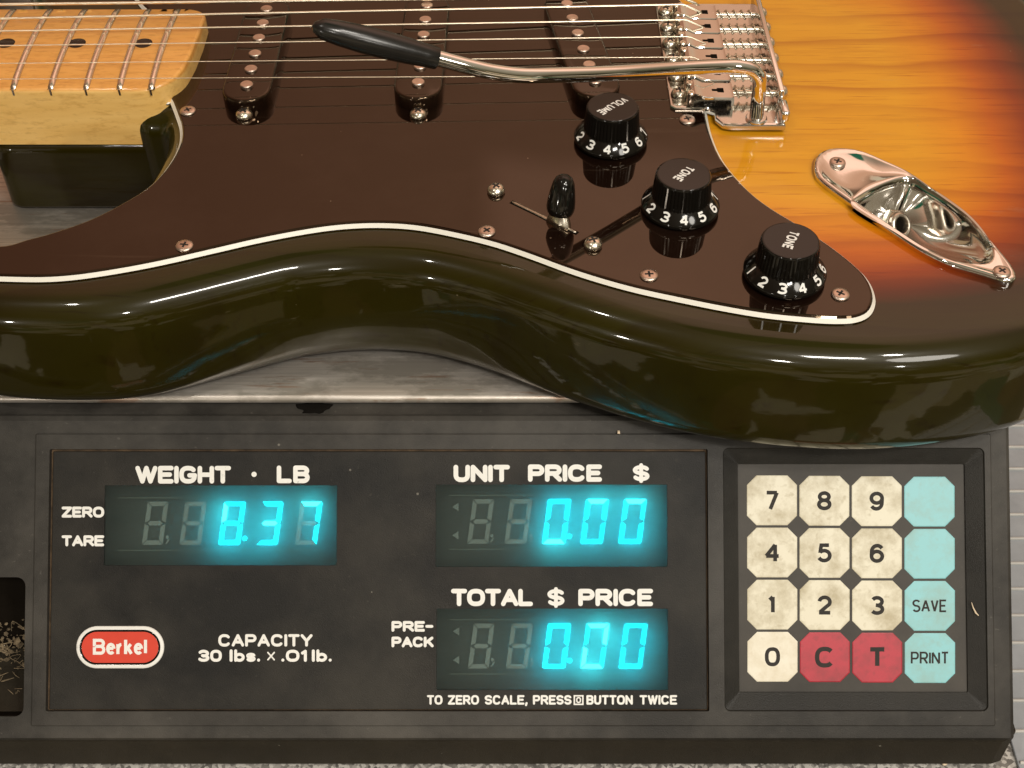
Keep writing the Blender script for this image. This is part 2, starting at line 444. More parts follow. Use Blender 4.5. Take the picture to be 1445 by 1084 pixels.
M['frame'] = mat_plastic('frame_plastic', (0.028, 0.026, 0.023), (0.11, 0.102, 0.09), 0.6, rough=0.46)
M['panel'] = mat_plastic('panel_plastic', (0.0115, 0.011, 0.010), (0.058, 0.052, 0.042), 0.6, rough=0.5, bmp=0.6, bscale=2200)
M['bezel'] = mat_plastic('bezel_plastic', (0.016, 0.015, 0.013), (0.045, 0.041, 0.034), 0.4, rough=0.42)
M['membrane'] = mat_plastic('keypad_membrane', (0.048, 0.044, 0.039), (0.10, 0.09, 0.076), 0.5, rough=0.5, bmp=0.2)
M['skirt'] = mat_plastic('base_plastic', (0.022, 0.018, 0.012), (0.05, 0.042, 0.03), 0.3, rough=0.55)
M['shade'] = simple('opening_shade', (0.008, 0.006, 0.004), 0.9, spec=0.05)  # near-black colour stands in for shade inside recess, slots and bore
M['rust'] = simple('rusty_grime', (0.11, 0.07, 0.038), 0.85, var=0.5, vscale=250)
M['key_w'] = mat_key('cream_key', (0.70, 0.66, 0.52), (0.36, 0.30, 0.17))
M['key_c'] = mat_key('clean_cream_key', (0.76, 0.72, 0.60), (0.60, 0.53, 0.38))
M['key_b'] = mat_key('aqua_key', (0.23, 0.54, 0.58), (0.24, 0.42, 0.40))
M['key_r'] = mat_key('red_key', (0.42, 0.009, 0.028), (0.22, 0.008, 0.015))
M['lit'] = emit('lit_segment', (0.003, 0.76, 1.0), 10.5)
M['lit_dim'] = emit('dim_segment', (0.002, 0.76, 1.0), 5.5)
M['lit_core'] = emit('bright_segment', (0.03, 0.86, 1.0), 17.0)
M['unlit'] = simple('unlit_segment', (0.44, 0.47, 0.44), 0.6)
M['vfd'] = simple('display_backing', (0.060, 0.066, 0.062), 0.55, var=0.2, vscale=150)
M['wire'] = simple('display_rail', (0.22, 0.24, 0.20), 0.5)
M['pane'] = mat_pane()
M['dust'] = simple('dust_fluff', (0.20, 0.15, 0.09), 0.95, var=0.6, vscale=300)
M['grime'] = simple('black_grime', (0.005, 0.004, 0.003), 0.95, spec=0.1, bmp=0.6)
M['crumb'] = simple('pale_crumb', (0.72, 0.58, 0.42), 0.7)

# ------------------------------------------------------------------ the counter top
def mat_counter():
    m, t, b = new_mat('speckled_counter')
    v = t.add('ShaderNodeTexVoronoi', {'Vector': t.co, 'Scale': 900.0})
    n = noise(t, 500, 4, 0.7); n2 = noise(t, 60, 4)
    r = t.add('ShaderNodeSeparateColor', {0: v.outputs['Color']}).outputs[0]
    c = t.ramp(r, [(0.0, (0.07, 0.065, 0.06)), (0.3, (0.22, 0.21, 0.19)), (0.6, (0.42, 0.40, 0.37)), (0.85, (0.60, 0.58, 0.54))])
    c = t.mix(t.math('MULTIPLY', n, 0.5), c, (0.20, 0.19, 0.17))
    setp(t, b, Base_Color=c, Roughness=0.6)
    return m
M['counter'] = mat_counter()
_yf = W(0, uv(722, 1046)[1]).y + 0.6; _r = ray(722, 1082); ZC = CZ + _r.z * (_yf / _r.y)
YC0 = P(722, 1084, ZC).y - 7
mb = MB()
rv, rf = fill([(-420, YC0), (240, YC0), (240, 760), (-420, 760)])
mb.add([(p.x, p.y, ZC) for p in rv], rf)
mb.box((-90, (YC0 + 760) / 2, ZC - 20.5), (659, 759 - YC0, 40))
tag(mb.build('countertop', M['counter']), 'grey and white speckled countertop under the price scale', None, None, 'structure')

# ------------------------------------------------------------------ the price scale
scale = empty('price_scale', (0, 300, ZC), 'dark grey electronic price scale with cyan lit digits and a keypad under the guitar', 'scale')
XL, XR = -235.0, C(1430, 800).x
vtop, vbot = 0.0, uv(722, 1046)[1]
VB1 = uv(722, 1024)[1]
def wloop(loop, h): return [W(u, v, h) for u, v in loop]
def px_rrect(x0, y0, x1, y1, r, h=0.0, n=5):
    a = uv(x0, y0, h); b = uv(x1, y1, h)
    return rrect(a[0], a[1], b[0], b[1], r, n)
def plate(mb, outer, holes, h, mat=0):
    rv, rf = fill(outer, holes)
    # (u, v) is left handed seen from outside: flip
    mb.add([W(p.x, p.y, h) for p in rv], [f[::-1] for f in rf], mat, False)
def wall(mb, loop, h0, h1, mat=0, smooth=False):
    mb.loft([wloop(loop, h0), wloop(loop, h1)], mat, True, smooth=smooth)

FR = px_rrect(50, 612, 1405, 1025, 0.6)                       # raised front frame
PN = px_rrect(70, 634, 1001, 1004, 0.5)                       # opening of the display panel
KP = px_rrect(1020, 632, 1395, 1004, 2.0)                     # opening of the keypad
RC = rrect(XL + 10, uv(35, 815)[1], uv(35, 815)[0], uv(35, 1012)[1], 3.0)   # hand recess at the left
hz = 0.8
mb = MB()
big = inset(ccw(list(FR)), 1.0)
u0, u1 = XL, XR
plate(mb, [(u0, 0.9), (u1 - 1.5, 0.9), (u1 - 1.5, vbot - 0.9), (u0, vbot - 0.9)], [big, RC], -hz)
# profile of the shell: ledge behind the console, rounded top edge, slope, rounded bottom edge
yb = 560.0
def shell_loop(x, e):
    pts = [Vector((x, yb, -4.2 - e)), Vector((x, CO.y + 3.0, -4.2 - e))]
    top = W(0, 0, -hz)
    pts += [Vector((x, top.y + 0.5, -4.2 - e)) if False else Vector((x, top.y + 1.0, top.z - 0.1 - e))]
    a = W(0, 0.9, -hz - e); b = W(0, vbot - 0.9, -hz - e); c = W(0, vbot, -hz - 1.2 - e)
    pts += [Vector((x, a.y, a.z)), Vector((x, b.y, b.z)), Vector((x, c.y, c.z)), Vector((x, c.y + 3, c.z - 0.4)), Vector((x, yb, c.z - 0.4))]
    return pts
L0 = shell_loop(u0, 0); L1 = shell_loop(u1 - 1.5, 0); L2 = shell_loop(u1 - 0.5, 0.35); L3 = shell_loop(u1, 1.4)
def skip_slope(la, lb):
    n = len(la); vs = la + lb
    mb.add(vs, [(i, i + 1, n + i + 1, n + i) for i in range(n - 1) if i != 3] , 0, False)
skip_slope(L0, L1)
mb.loft([L1, L2, L3], 0, True, False, True)
# hand recess walls and floor, deep part painted near black for the shade inside
wall(mb, RC, -hz, -2.0)
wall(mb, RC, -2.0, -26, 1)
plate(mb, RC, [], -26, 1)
mb.build('housing', [M['shell'], M['shade']], scale)

mb = MB()                                                     # front frame with its two openings
FRi = inset(ccw(list(FR)), 0.35)
plate(mb, FRi, [PN, KP], 0.0)
mb.loft([wloop(ccw(list(FR)), -hz - 0.3), wloop(ccw(list(FR)), -0.25), wloop(FRi, 0.0)], 0, True, smooth=False)
for lp, d in ((PN, -5.0),):
    i2 = inset(ccw(list(lp)), 0.0)
    wall(mb, i2, 0.0, d)
mb.build('front_frame', M['frame'], scale)
mb = MB()                                                     # grime showing in the joint around the panel
jl = inset(ccw(list(PN)), 0.02); jl2 = inset(ccw(list(PN)), 2.0)
rv, rf = fill(jl, [jl2]); mb.add([W(p.x, p.y, -2.2) for p in rv], [f[::-1] for f in rf], 0, False)
mb.build('panel_joint', M['rust'], scale)

PL = px_rrect(75, 637, 998, 1001.5, 0.4, -0.4)
wins = {'weight': (148, 685, 475, 798), 'unit': (615, 684, 942, 800), 'total': (616, 859, 943, 974)}
WH = {k: px_rrect(*v, 0.3, -0.4) for k, v in wins.items()}
mb = MB()
PLi = inset(ccw(list(PL)), 0.25)
plate(mb, PLi, list(WH.values()), -0.35)
mb.loft([wloop(ccw(list(PL)), -3.0), wloop(ccw(list(PL)), -0.6), wloop(PLi, -0.35)], 0, True, smooth=False)
for lp in WH.values(): wall(mb, lp, -0.35, -1.6)
panel = mb.build('display_panel', M['panel'], scale)

# ---- stroke lettering ----
def el(cx, cy, rx, ry, a0, a1, n=14):
    return [(cx + rx * math.cos(math.radians(a0 + (a1 - a0) * i / n)), cy + ry * math.sin(math.radians(a0 + (a1 - a0) * i / n))) for i in range(n + 1)]
def sup(cx, cy, rx, ry, a0, a1, n=24, p=0.8):
    o = []
    for i in range(n + 1):
        t = math.radians(a0 + (a1 - a0) * i / n); c, s = math.cos(t), math.sin(t)
        o.append((cx + rx * math.copysign(abs(c) ** p, c), cy + ry * math.copysign(abs(s) ** p, s)))
    return o
S_ = el(.5, .755, .5, .245, 25, 180, 10) + el(.5, .755, .5, .255, 195, 270, 5) + el(.5, .25, .5, .25, 90, 0, 6)[0:] + el(.5, .25, .5, .25, -15, -155, 9)
GL = {
 'W': (1.25, [[(0, 1), (.27, 0), (.5, 1), (.73, 0), (1, 1)]]), 'E': (.8, [[(1, 1), (0, 1), (0, 0), (1, 0)], [(0.06, .51), (.85, .51)]]),
 'I': (0.0, [[(0, 0), (0, 1)]]), 'G': (.95, [sup(.5, .5, .5, .5, 42, 330) + [(1, .45), (.6, .45)]]),
 'H': (.85, [[(0, 0), (0, 1)], [(1, 0), (1, 1)], [(0.06, .5), (.94, .5)]]), 'T': (.85, [[(0, 1), (1, 1)], [(.5, .94), (.5, 0)]]),
 'L': (.75, [[(0, 1), (0, 0), (1, 0)]]), 'B': (.85, [[(0, .53), (0, 1), (.62, 1)] + el(.62, .765, .34, .235, 80, -80, 10) + [(.62, .53), (0.06, .53)], [(0, .47), (0, 0), (.66, 0)] + el(.66, .26, .34, .26, -80, 80, 10)]),
 'U': (.85, [[(0, 1)] + sup(.5, .42, .5, .42, 180, 360, 16) + [(1, 1)]]), 'N': (.88, [[(0, 0), (0, 1), (1, 0), (1, 1)]]),
 'P': (.85, [[(0, 0), (0, 1), (.65, 1)] + el(.65, .725, .35, .275, 80, -80, 10) + [(.65, .45), (0.06, .45)]]),
 'R': (.9, [[(0, 0), (0, 1), (.62, 1)] + el(.62, .735, .35, .265, 80, -80, 10) + [(.62, .47), (0.06, .47)], [(.55, .42), (1, 0)]]),
 'C': (.95, [sup(.5, .5, .5, .5, 40, 320)]), 'O': (1.0, [sup(.5, .5, .5, .5, 0, 360, 36)[:-1] + ['c']]),
 '$': (.75, [S_, [(.5, 1.16), (.5, -.16)]]), 'S': (.85, [S_]),
 'A': (.95, [[(0, 0), (.5, 1), (1, 0)], [(.24, .32), (.76, .32)]]), 'Z': (.88, [[(0, 1), (1, 1), (0, 0), (1, 0)]]),
 'Y': (.9, [[(0, 1), (.5, .45), (1, 1)], [(.5, .40), (.5, 0)]]), 'K': (.85, [[(0, 0), (0, 1)], [(.95, 1), (.08, .38)], [(.40, .58), (1, 0)]]),
 '-': (.55, [[(0, .5), (1, .5)]]), '.': (0.0, [[(0, 0.02), (0, .03)]]), ',': (0.08, [[(1, 0.06), (0, -.2)]]),
 '3': (.8, [el(.5, .75, .46, .25, 150, -78, 12) + [(.38, .52)], [(.5, .47)] + el(.5, .25, .5, .25, 80, -150, 12)]),
 '0': (.8, [sup(.5, .5, .5, .5, 0, 360, 36)[:-1] + ['c']]), '1': (.22, [[(0, .8), (1, 1), (1, 0)]]),
 'l': (0.0, [[(0, 0), (0, 1.04)]]), 'b': (.6, [[(0, 0), (0, 1.04)], el(.5, .33, .5, .33, 180, 540, 22)[:-1] + ['c']]),
 's': (.5, [[(x, y * .66) for x, y in S_]]), 'x': (.6, [[(0, .62), (1, .05)], [(0, .05), (1, .62)]]),
}
def ribbon(mb, pts, t, fmap, level, cap='round'):
    closed = pts[-1] == 'c'
    if closed: pts = pts[:-1]
    q = [Vector(p) for p in pts]
    q = [p for i, p in enumerate(q) if i == 0 or (p - q[i - 1]).length > 1e-4]
    if not closed:
        for i in range(1, len(q) - 1):                           # sharp corner: two strokes with round ends
            a, b = (q[i] - q[i - 1]).normalized(), (q[i + 1] - q[i]).normalized()
            if a.dot(b) < 0.35 and cap == 'round' or a.dot(b) < -0.2:
                ribbon(mb, [tuple(p) for p in q[:i + 1]], t, fmap, level, cap)
                ribbon(mb, [tuple(p) for p in q[i:]], t, fmap, level + 1.5, cap)
                return
    n = len(q); Ls, Rs = [], []
    for i in range(n):
        a = q[i] - q[i - 1] if (i > 0 or closed) else q[1] - q[0]
        b = q[(i + 1) % n] - q[i] if (i < n - 1 or closed) else a
        na = Vector((-a.y, a.x)).normalized(); nb = Vector((-b.y, b.x)).normalized()
        m = na + nb
        m = m.normalized() if m.length > 1e-3 else na
        k = 1 / max(0.45, m.dot(na))
        Ls.append(q[i] + m * t * k); Rs.append(q[i] - m * t * k)
    vs = Ls + Rs; fs = []
    for i in range(n if closed else n - 1):
        j = (i + 1) % n; fs.append((n + i, n + j, j, i))
    if not closed and cap == 'round':
        for end in (0, n - 1):
            d = (q[end] - q[end - 1]) if end else (q[0] - q[1])
            d = d.normalized(); nn = Vector((-d.y, d.x)); o = len(vs); K = 6
            arc = [q[end] + (nn * math.cos(math.pi * k / K) + d * math.sin(math.pi * k / K)) * t for k in range(K + 1)]
            vs += arc; fs.append(tuple(range(o + K, o - 1, -1)))
    mb.add([fmap(p.x, p.y, level) for p in vs], fs, 0, False)
def stroke_word(mb, word, x0, x1, yt, yb, t, h, gap=0.42, cap='round', fmap=None):
    """word between pixel columns x0..x1 and rows yt..yb, stroke of t pixels, lying h mm over the console plane"""
    H = (yb - yt) - t
    ws = [GL[c][0] for c in word]
    tot = sum(ws) + gap * (len(word) - 1)
    k = (x1 - x0 - t) / tot if tot > 0 else H
    if tot == 0: k = H
    x = x0 + t / 2
    lev = 0
    for c, wd in zip(word, ws):
        for st in GL[c][1]:
            pts = [p if p == 'c' else (x + p[0] * wd * k, yb - t / 2 - p[1] * H) for p in st]
            ribbon(mb, pts, t / 2, fmap or (lambda px, py, l: C(px, py, h + 0.010 * l)), lev % 4, cap); lev += 1
        x += (wd + gap) * k
HP = -0.33
def print_line(words, parent):
    mb = MB()
    for a in words: stroke_word(mb, *a)
    return mb.build('printed_text', M['paint'], parent)
def dotpx(mb, px, py, r, h):
    mb.add([C(px + r * math.cos(2 * math.pi * k / 20), py + r * math.sin(2 * math.pi * k / 20), h) for k in range(20)], [tuple(range(19, -1, -1))], 0, False)
mb = MB()
stroke_word(mb, 'WEIGHT', 191, 326, 657.5, 682.5, 6.4, HP, 0.36); dotpx(mb, 358.5, 669.5, 3.7, HP); stroke_word(mb, 'LB', 390.5, 437, 657, 682, 6.4, HP)
mb.build('printed_text', M['paint'], panel)
print_line([('UNIT', 640, 719.5, 656, 680.5, 6.6, HP, .38), ('PRICE', 745, 849.5, 655.5, 680, 6.6, HP, .38), ('$', 893, 916.5, 656.5, 679, 5.6, HP)], panel)
print_line([('TOTAL', 636.5, 752, 831, 855.5, 6.4, HP, .33), ('$', 772.5, 796.5, 831.5, 855, 5.4, HP), ('PRICE', 816, 921.5, 831, 855.5, 6.4, HP, .38)], panel)
print_line([('ZERO', 87, 147, 715, 730.5, 4.0, HP, .36)], panel)
print_line([('TARE', 87, 147, 755.5, 771, 4.0, HP, .34)], panel)
print_line([('PRE-', 552.5, 611.5, 876.5, 891.5, 4.0, HP, .36), ('PACK', 552.5, 612, 898.5, 913.5, 4.0, HP, .36)], panel)
print_line([('CAPACITY', 308, 441, 895, 912.5, 4.0, HP, .38), ('30', 279, 313, 917, 934, 4.2, HP, .34), ('lbs.', 324, 367, 917, 934, 4.2, HP, .36),
            ('x', 377, 388, 913, 933, 2.0, HP), ('.01', 397, 433, 917, 934, 4.2, HP, .34), ('lb.', 440, 468, 917, 934, 4.2, HP, .36)], panel)
mb = MB()
for a in (('TO', 602.5, 624.5), ('ZERO', 632, 676), ('SCALE,', 684, 744.5), ('PRESS', 752, 806.5), ('BUTTON', 827.5, 893), ('TWICE', 902.5, 955.5)):
    stroke_word(mb, a[0], a[1], a[2], 981, 994.5, 3.0, HP, .42)
ribbon(mb, [(810.5, 982), (822.5, 982), (822.5, 994), (810.5, 994), 'c'], 1.0, lambda px, py, l: C(px, py, HP), 0)
ribbon(mb, sup(816.5, 988, 2.6, 3.4, 0, 360, 20)[:-1] + ['c'], 0.9, lambda px, py, l: C(px, py, HP), 0)
mb.build('printed_text', M['paint'], panel)

GL.update({
 '2': (.66, [el(.5, .70, .49, .30, 172, -32, 14) + [(.06, .04)], [(-.02, 0), (1.02, 0)]]), '4': (.72, [[(.76, -.07), (.76, 1.0), (0, .27), (1.06, .27)]]),
 '5': (.66, [[(.92, 1), (.2, 1), (.09, .5)] + el(.47, .325, .53, .325, 128, -155, 16)]),
 '6': (.66, [el(.5, .31, .5, .31, 0, 360, 30)[:-1] + ['c'], [(0, .31), (0.01, .5)] + el(.53, .62, .51, .38, 172, 32, 12)]),
 '9': (.66, [el(.5, .69, .5, .31, 0, 360, 30)[:-1] + ['c'], [(1, .69), (.99, .5)] + el(.47, .38, .51, .38, -8, -148, 12)]),
 '7': (.66, [[(-.02, 1), (1, 1), (.34, -.07)]]), '8': (.68, [el(.5, .765, .43, .235, 0, 360, 30)[:-1] + ['c'], el(.5, .265, .5, .265, 0, 360, 30)[:-1] + ['c']]),
 'V': (.8, [[(0, 1.0), (.5, 0), (1, 1.0)]]), 'M': (1.0, [[(0, 0), (0, 1), (.5, .1), (1, 1), (1, 0)]]),
 'e': (.56, [[(.1, .37), (.9, .37)], el(.5, .34, .5, .34, 2, 318, 22)]), 'r': (.34, [[(0, -.07), (0, .70)], el(.95, .22, .95, .46, 165, 92, 8)]),
 'k': (.52, [[(0, -.07), (0, 1.04)], [(.9, .70), (.06, .24)], [(.36, .42), (1.0, -.05)]]),
})
G2 = {}
def norm_word(mb, word, t, fmap, gap=0.36, cap='flat', wk=1.0):
    """word centred on 0, cap height 1, stroke t; fmap takes (x, y, level)"""
    ws = [GL[c][0] * wk for c in word]; tot = sum(ws) + gap * (len(word) - 1); x = -tot / 2; lev = 0
    for c, wd in zip(word, ws):
        for st in GL[c][1]:
            pts = [p if p == 'c' else (x + p[0] * wd, (p[1] * (1 - t) + t / 2) - 0.5) for p in st]
            ribbon(mb, [p if p == 'c' else (p[0], -p[1]) for p in pts], t / 2, lambda a, b, l: fmap(a, -b, l), lev % 4, cap); lev += 1
        x += wd + gap
    return tot

# ---- round ended badge ----
def stad(x0, y0, x1, y1, ins, h):
    a = uv(x0, y0, h); b = uv(x1, y1, h)
    return rrect(a[0] + ins, a[1] + ins, b[0] - ins, b[1] - ins, (b[1] - a[1]) / 2 - ins - 0.01, 12)
mb = MB()
o = stad(108.5, 883.5, 231.5, 943, 0, HP); o1 = inset(ccw(list(o)), 0.25); o2 = inset(ccw(list(o)), 1.15)
o3 = inset(ccw(list(o)), 1.5); o4 = inset(ccw(list(o)), 1.85)
mb.loft([wloop(o, HP), wloop(o, HP + .35), wloop(o1, HP + .55), wloop(o2, HP + .55)], 0, True)
mb.loft([wloop(o2, HP + .55), wloop(o3, HP + .4), wloop(o4, HP + .5)], 1, True)
rv, rf = fill(o4); mb.add([W(p.x, p.y, HP + .5) for p in rv], [f[::-1] for f in rf], 2, False)
badge = mb.build('badge', [M['paint'], M['black'], M['red']], scale)
mb = MB(); stroke_word(mb, 'Berkel', 131, 207.5, 901.5, 924, 4.4, HP + .53, .36, 'flat')
mb.build('badge_text', M['paint'], badge)

# ---- display windows with seven segment digits ----
def seg_polys(x0, y0, x1, y1, t, slant):
    """seven segments in pixels, y down, lower end shifted left by slant"""
    ym = (y0 + y1) / 2; g = 0.9
    def sh(x, y): return (x - slant * (y - y0) / (y1 - y0), y)
    X0, X1 = x0 + slant, x1
    k = t
    segs = {
     'a': [(X0 + g, y0), (X1 - g, y0), (X1 - k, y0 + k), (X0 + k, y0 + k)],
     'd': [(X0 + k, y1 - k), (X1 - k, y1 - k), (X1 - g, y1), (X0 + g, y1)],
     'f': [(X0, y0 + g), (X0 + k, y0 + k + g), (X0 + k, ym - k / 2 - g), (X0, ym - g)],
     'b': [(X1 - k, y0 + k + g), (X1, y0 + g), (X1, ym - g), (X1 - k, ym - k / 2 - g)],
     'e': [(X0, ym + g), (X0 + k, ym + k / 2 + g), (X0 + k, y1 - k - g), (X0, y1 - g)],
     'c': [(X1 - k, ym + k / 2 + g), (X1, ym + g), (X1, y1 - g), (X1 - k, y1 - k - g)],
     'g': [(X0 + k + g, ym - k / 2), (X1 - k - g, ym - k / 2), (X1 - k / 2 - g, ym), (X1 - k - g, ym + k / 2), (X0 + k + g, ym + k / 2), (X0 + k / 2 + g, ym)],
    }
    return {n: [sh(*p) for p in pl] for n, pl in segs.items()}
HD, HB = -6.0, -7.4
def poly_px(mb, pl, h, th=0.25, mat=0):
    n = len(pl)
    if area2(pl) > 0: pl = pl[::-1]
    mb.loft([[C(x, y, h - th) for x, y in pl], [C(x, y, h) for x, y in pl]], mat, True, False, True, smooth=False)
DIG = {'8': 'abcdefg', '3': 'abgcd', '7': 'abc', '0': 'abcdef', ' ': ''}
def window(key, chars, cols, y0, y1, dot, ghosts):
    x0, ya, x1, yb_ = wins[key]
    root = MB(); lp = inset(ccw(list(WH[key])), 0.02)
    big = [(p[0], p[1]) for p in inset(ccw(list(WH[key])), -3.0)]
    rv, rf = fill(big); root.add([W(p.x, p.y, HB) for p in rv], [f[::-1] for f in rf], 0, False)
    root.loft([wloop(big, -1.62), wloop(big, HB)], 0, True, smooth=False)
    for yy in (y0 - 6, y1 + 7):                              # the glass rails above and below the digits
        root.loft([[C(x0 + 18, yy, HD), C(x0 + 18, yy + 1.4, HD)], [C(x1 - 22, yy, HD), C(x1 - 22, yy + 1.4, HD)]], 1, False, smooth=False)
    win = root.build('display_window', [M['vfd'], M['wire']], scale)
    for ch, (a, b) in zip(chars, cols):
        sg = seg_polys(a, y0, b, y1, 6.4, 8.5)
        mb = MB()
        lit = DIG[ch]
        for n, pl in sg.items():
            if n in lit or ch in ' 7': poly_px(mb, pl, HD, 0.25, random.choice((0, 0, 2, 3)) if n in lit else 1)
        d = mb.build('digit', [M['lit'], M['unlit'], M['lit_dim'], M['lit_core']], win)
    mb = MB()
    dk = [(dot[0] + 3.4 * math.cos(2 * math.pi * k / 16), dot[1] + 3.4 * math.sin(2 * math.pi * k / 16)) for k in range(16)]
    poly_px(mb, dk, HD); mb.build('decimal_point', M['lit'], win)
    mb = MB()
    for gx, gy in ghosts:
        poly_px(mb, [(gx + 2.5 * math.cos(2 * math.pi * k / 12), gy + 2.5 * math.sin(2 * math.pi * k / 12)) for k in range(12)], HD)
        poly_px(mb, [(gx + 1, gy + 3), (gx + 4, gy + 3), (gx - 1, gy + 10), (gx - 3, gy + 10)], HD)
    if ghosts: mb.build('unlit_point', M['unlit'], win)
    if key != 'weight':
        for yy in (y0 + 11, y1 - 12):
            mb = MB(); poly_px(mb, [(x0 + 23, yy), (x0 + 32, yy - 6), (x0 + 32, yy + 6)], HD); mb.build('arrow_mark', M['unlit'], win)
    mb = MB(); rv, rf = fill(lp); mb.add([W(p.x, p.y, -0.75) for p in rv], [f[::-1] for f in rf], 0, False)
    mb.build('window_pane', M['pane'], win)
window('weight', '  837', [(200, 238), (253, 292), (308, 347), (361.5, 400), (416, 455)], 708, 769, (345.5, 760), [(236, 758)])
window('unit', '  000', [(659, 697.5), (711.5, 751.5), (765, 806), (819, 859), (872.5, 913)], 704.5, 767.5, (803.5, 757), [(694, 756), (749, 756)])
window('total', '  000', [(660, 698), (713.5, 752.5), (765, 806), (819, 860), (873, 914)], 880, 943.5, (804, 932.5), [(695, 931), (750, 931)])

# ---- keypad: sunk bezel, membrane, sixteen keys ----
mb = MB()
HK = -3.4
KPi = px_rrect(1040.5, 655, 1365, 976.5, 0.4, HK)
o = ccw(list(KP)); o1 = inset(o, 0.3); i1 = ccw(list(KPi))
mb.loft([wloop(o, 0.0), wloop(o, -0.4), wloop(o1, -0.75), wloop(i1, HK + 0.7), wloop(i1, HK - .3)], 0, True, smooth=False)
mb.build('keypad_bezel', M['bezel'], scale)
mb = MB(); plate(mb, i1, [], HK)
mb.build('keypad_membrane', M['membrane'], scale)
rows = [('7', '8', '9', ''), ('4', '5', '6', ''), ('1', '2', '3', 'SAVE'), ('0', 'C', 'T', 'PRINT')]
X4 = [(1054, 1124.6), (1128, 1198.4), (1202, 1272.4), (1276, 1347)]
Y4 = [(671, 741.3), (744.7, 814.8), (818.2, 888.4), (891.8, 962)]
for r in range(4):
    for c in range(4):
        (xa, xb), (ya, yb_) = X4[c], Y4[r]
        xa += r * 0.25; xb += r * 0.25; ya += c * 0.6; yb_ += c * 0.6
        k = 13.5
        oc = [(xa + k, ya), (xb - k, ya), (xb, ya + k), (xb, yb_ - k), (xb - k, yb_), (xa + k, yb_), (xa, yb_ - k), (xa, ya + k)]
        ch = rows[r][c]
        mt = M['key_b'] if c == 3 else (M['key_r'] if ch in 'CT' and ch else (M['key_c'] if ch == '0' else M['key_w']))
        mb = MB(); oc = oc[::-1]
        cx, cy = (xa + xb) / 2, (ya + yb_) / 2
        oi = [(cx + (x - cx) * 0.965, cy + (y - cy) * 0.965) for x, y in oc]
        mb.loft([[C(x, y, HK) for x, y in oc], [C(x, y, HK + 0.12) for x, y in oc], [C(x, y, HK + 0.2) for x, y in oi]], 0, True, False, True, smooth=False)
        key = mb.build('key', mt, scale)
        if ch:
            mb = MB(); hk = HK + 0.23
            if len(ch) == 1:
                wd = {'1': 10, '7': 19.5, '4': 22, '0': 21.5, 'C': 28, 'T': 26}.get(ch, 20.5); hh = 27 if ch not in 'CT' else 29.5
                ox = {'1': -1.5}.get(ch, 0)
                stroke_word(mb, ch, cx - wd / 2 + ox, cx + wd / 2 + ox, cy - hh / 2, cy + hh / 2, 5.3 if ch not in 'CT' else 6.2, hk, .4, 'flat')
            else:
                wd = 49 if ch == 'SAVE' else 54
                stroke_word(mb, ch, cx - wd / 2, cx + wd / 2, cy - 9, cy + 9, 2.7, hk, .36, 'flat')
            mb.build('key_legend', M['ink'], key)

# ---- dark base under the housing ----
mb = MB()
zb = W(0, vbot).z - 1.5; y_f = W(0, vbot).y + 0.6
bl = [(XL, y_f), (XR - 4, y_f), (XR - 0.5, y_f + 1.2), (XR + 1.5, y_f + 4), (XR + 1.8, 540), (XL, 540)]
bi = inset(ccw(bl), 1.0)
mb.loft([[(x, y, ZC + 0.4) for x, y in bi], [(x, y, ZC + 2) for x, y in ccw(bl)], [(x, y, zb) for x, y in ccw(bl)]], 0, True, True, True, smooth=False)
mb.build('base_skirt', M['skirt'], scale)

# ---- stainless weighing platter ----
mb = MB()
yf = P(600, 559, 0.0).y
def pl_loop(ins, z): return [(x, y, z) for x, y in rrect(-218 + ins, yf + ins, 158 - ins, 545 - ins, 4, 5)]
mb.loft([pl_loop(0.5, -3.6), pl_loop(0, -3.2), pl_loop(0, -1.9), pl_loop(0.5, -1.2), pl_loop(1.4, -0.75), pl_loop(6.5, -0.25), pl_loop(8.5, 0.0)], 0, True, True, True)
mb.build('weighing_platter', M['steel'], scale, 40)

# fluff lying in the hand recess
mb = MB()
ur, va, vb_ = uv(35, 815)[0], uv(35, 885)[1], uv(35, 1010)[1]
for i in range(1500):
    u = random.uniform(XL + 12, ur - 0.6); q = random.random() ** 0.6; v = va + (vb_ - va) * q
    c = W(u, v, -25.6 + q * 9 * random.random()); r = random.uniform(0.15, 0.9) if random.random() < 0.93 else random.uniform(0.9, 1.7)
    mb.lathe([(0.001, -r * .6), (r * random.uniform(.4, .9), -r * .3), (r, r * .1), (0.001, r * .6)], c, (random.uniform(-1, 1), random.uniform(-1, 1), 1), 5, smooth=False)
for i in range(120):
    u = random.uniform(XL + 12, ur - 3); v = random.uniform(va, vb_ - 2); c = W(u, v, -22 + random.random() * 8)
    pts = [c + Vector((random.uniform(-2.5, 2.5), random.uniform(-2, 2), random.uniform(-1.5, 1.5))) for _ in range(4)]
    mb.tube(spline(pts, 4, False), 0.12, 4)
mb.build('dust_fluff', M['dust'], None)
tag(bpy.data.objects['dust_fluff'], 'brown dust and lint lying in the hand recess of the scale', None, None, 'stuff')

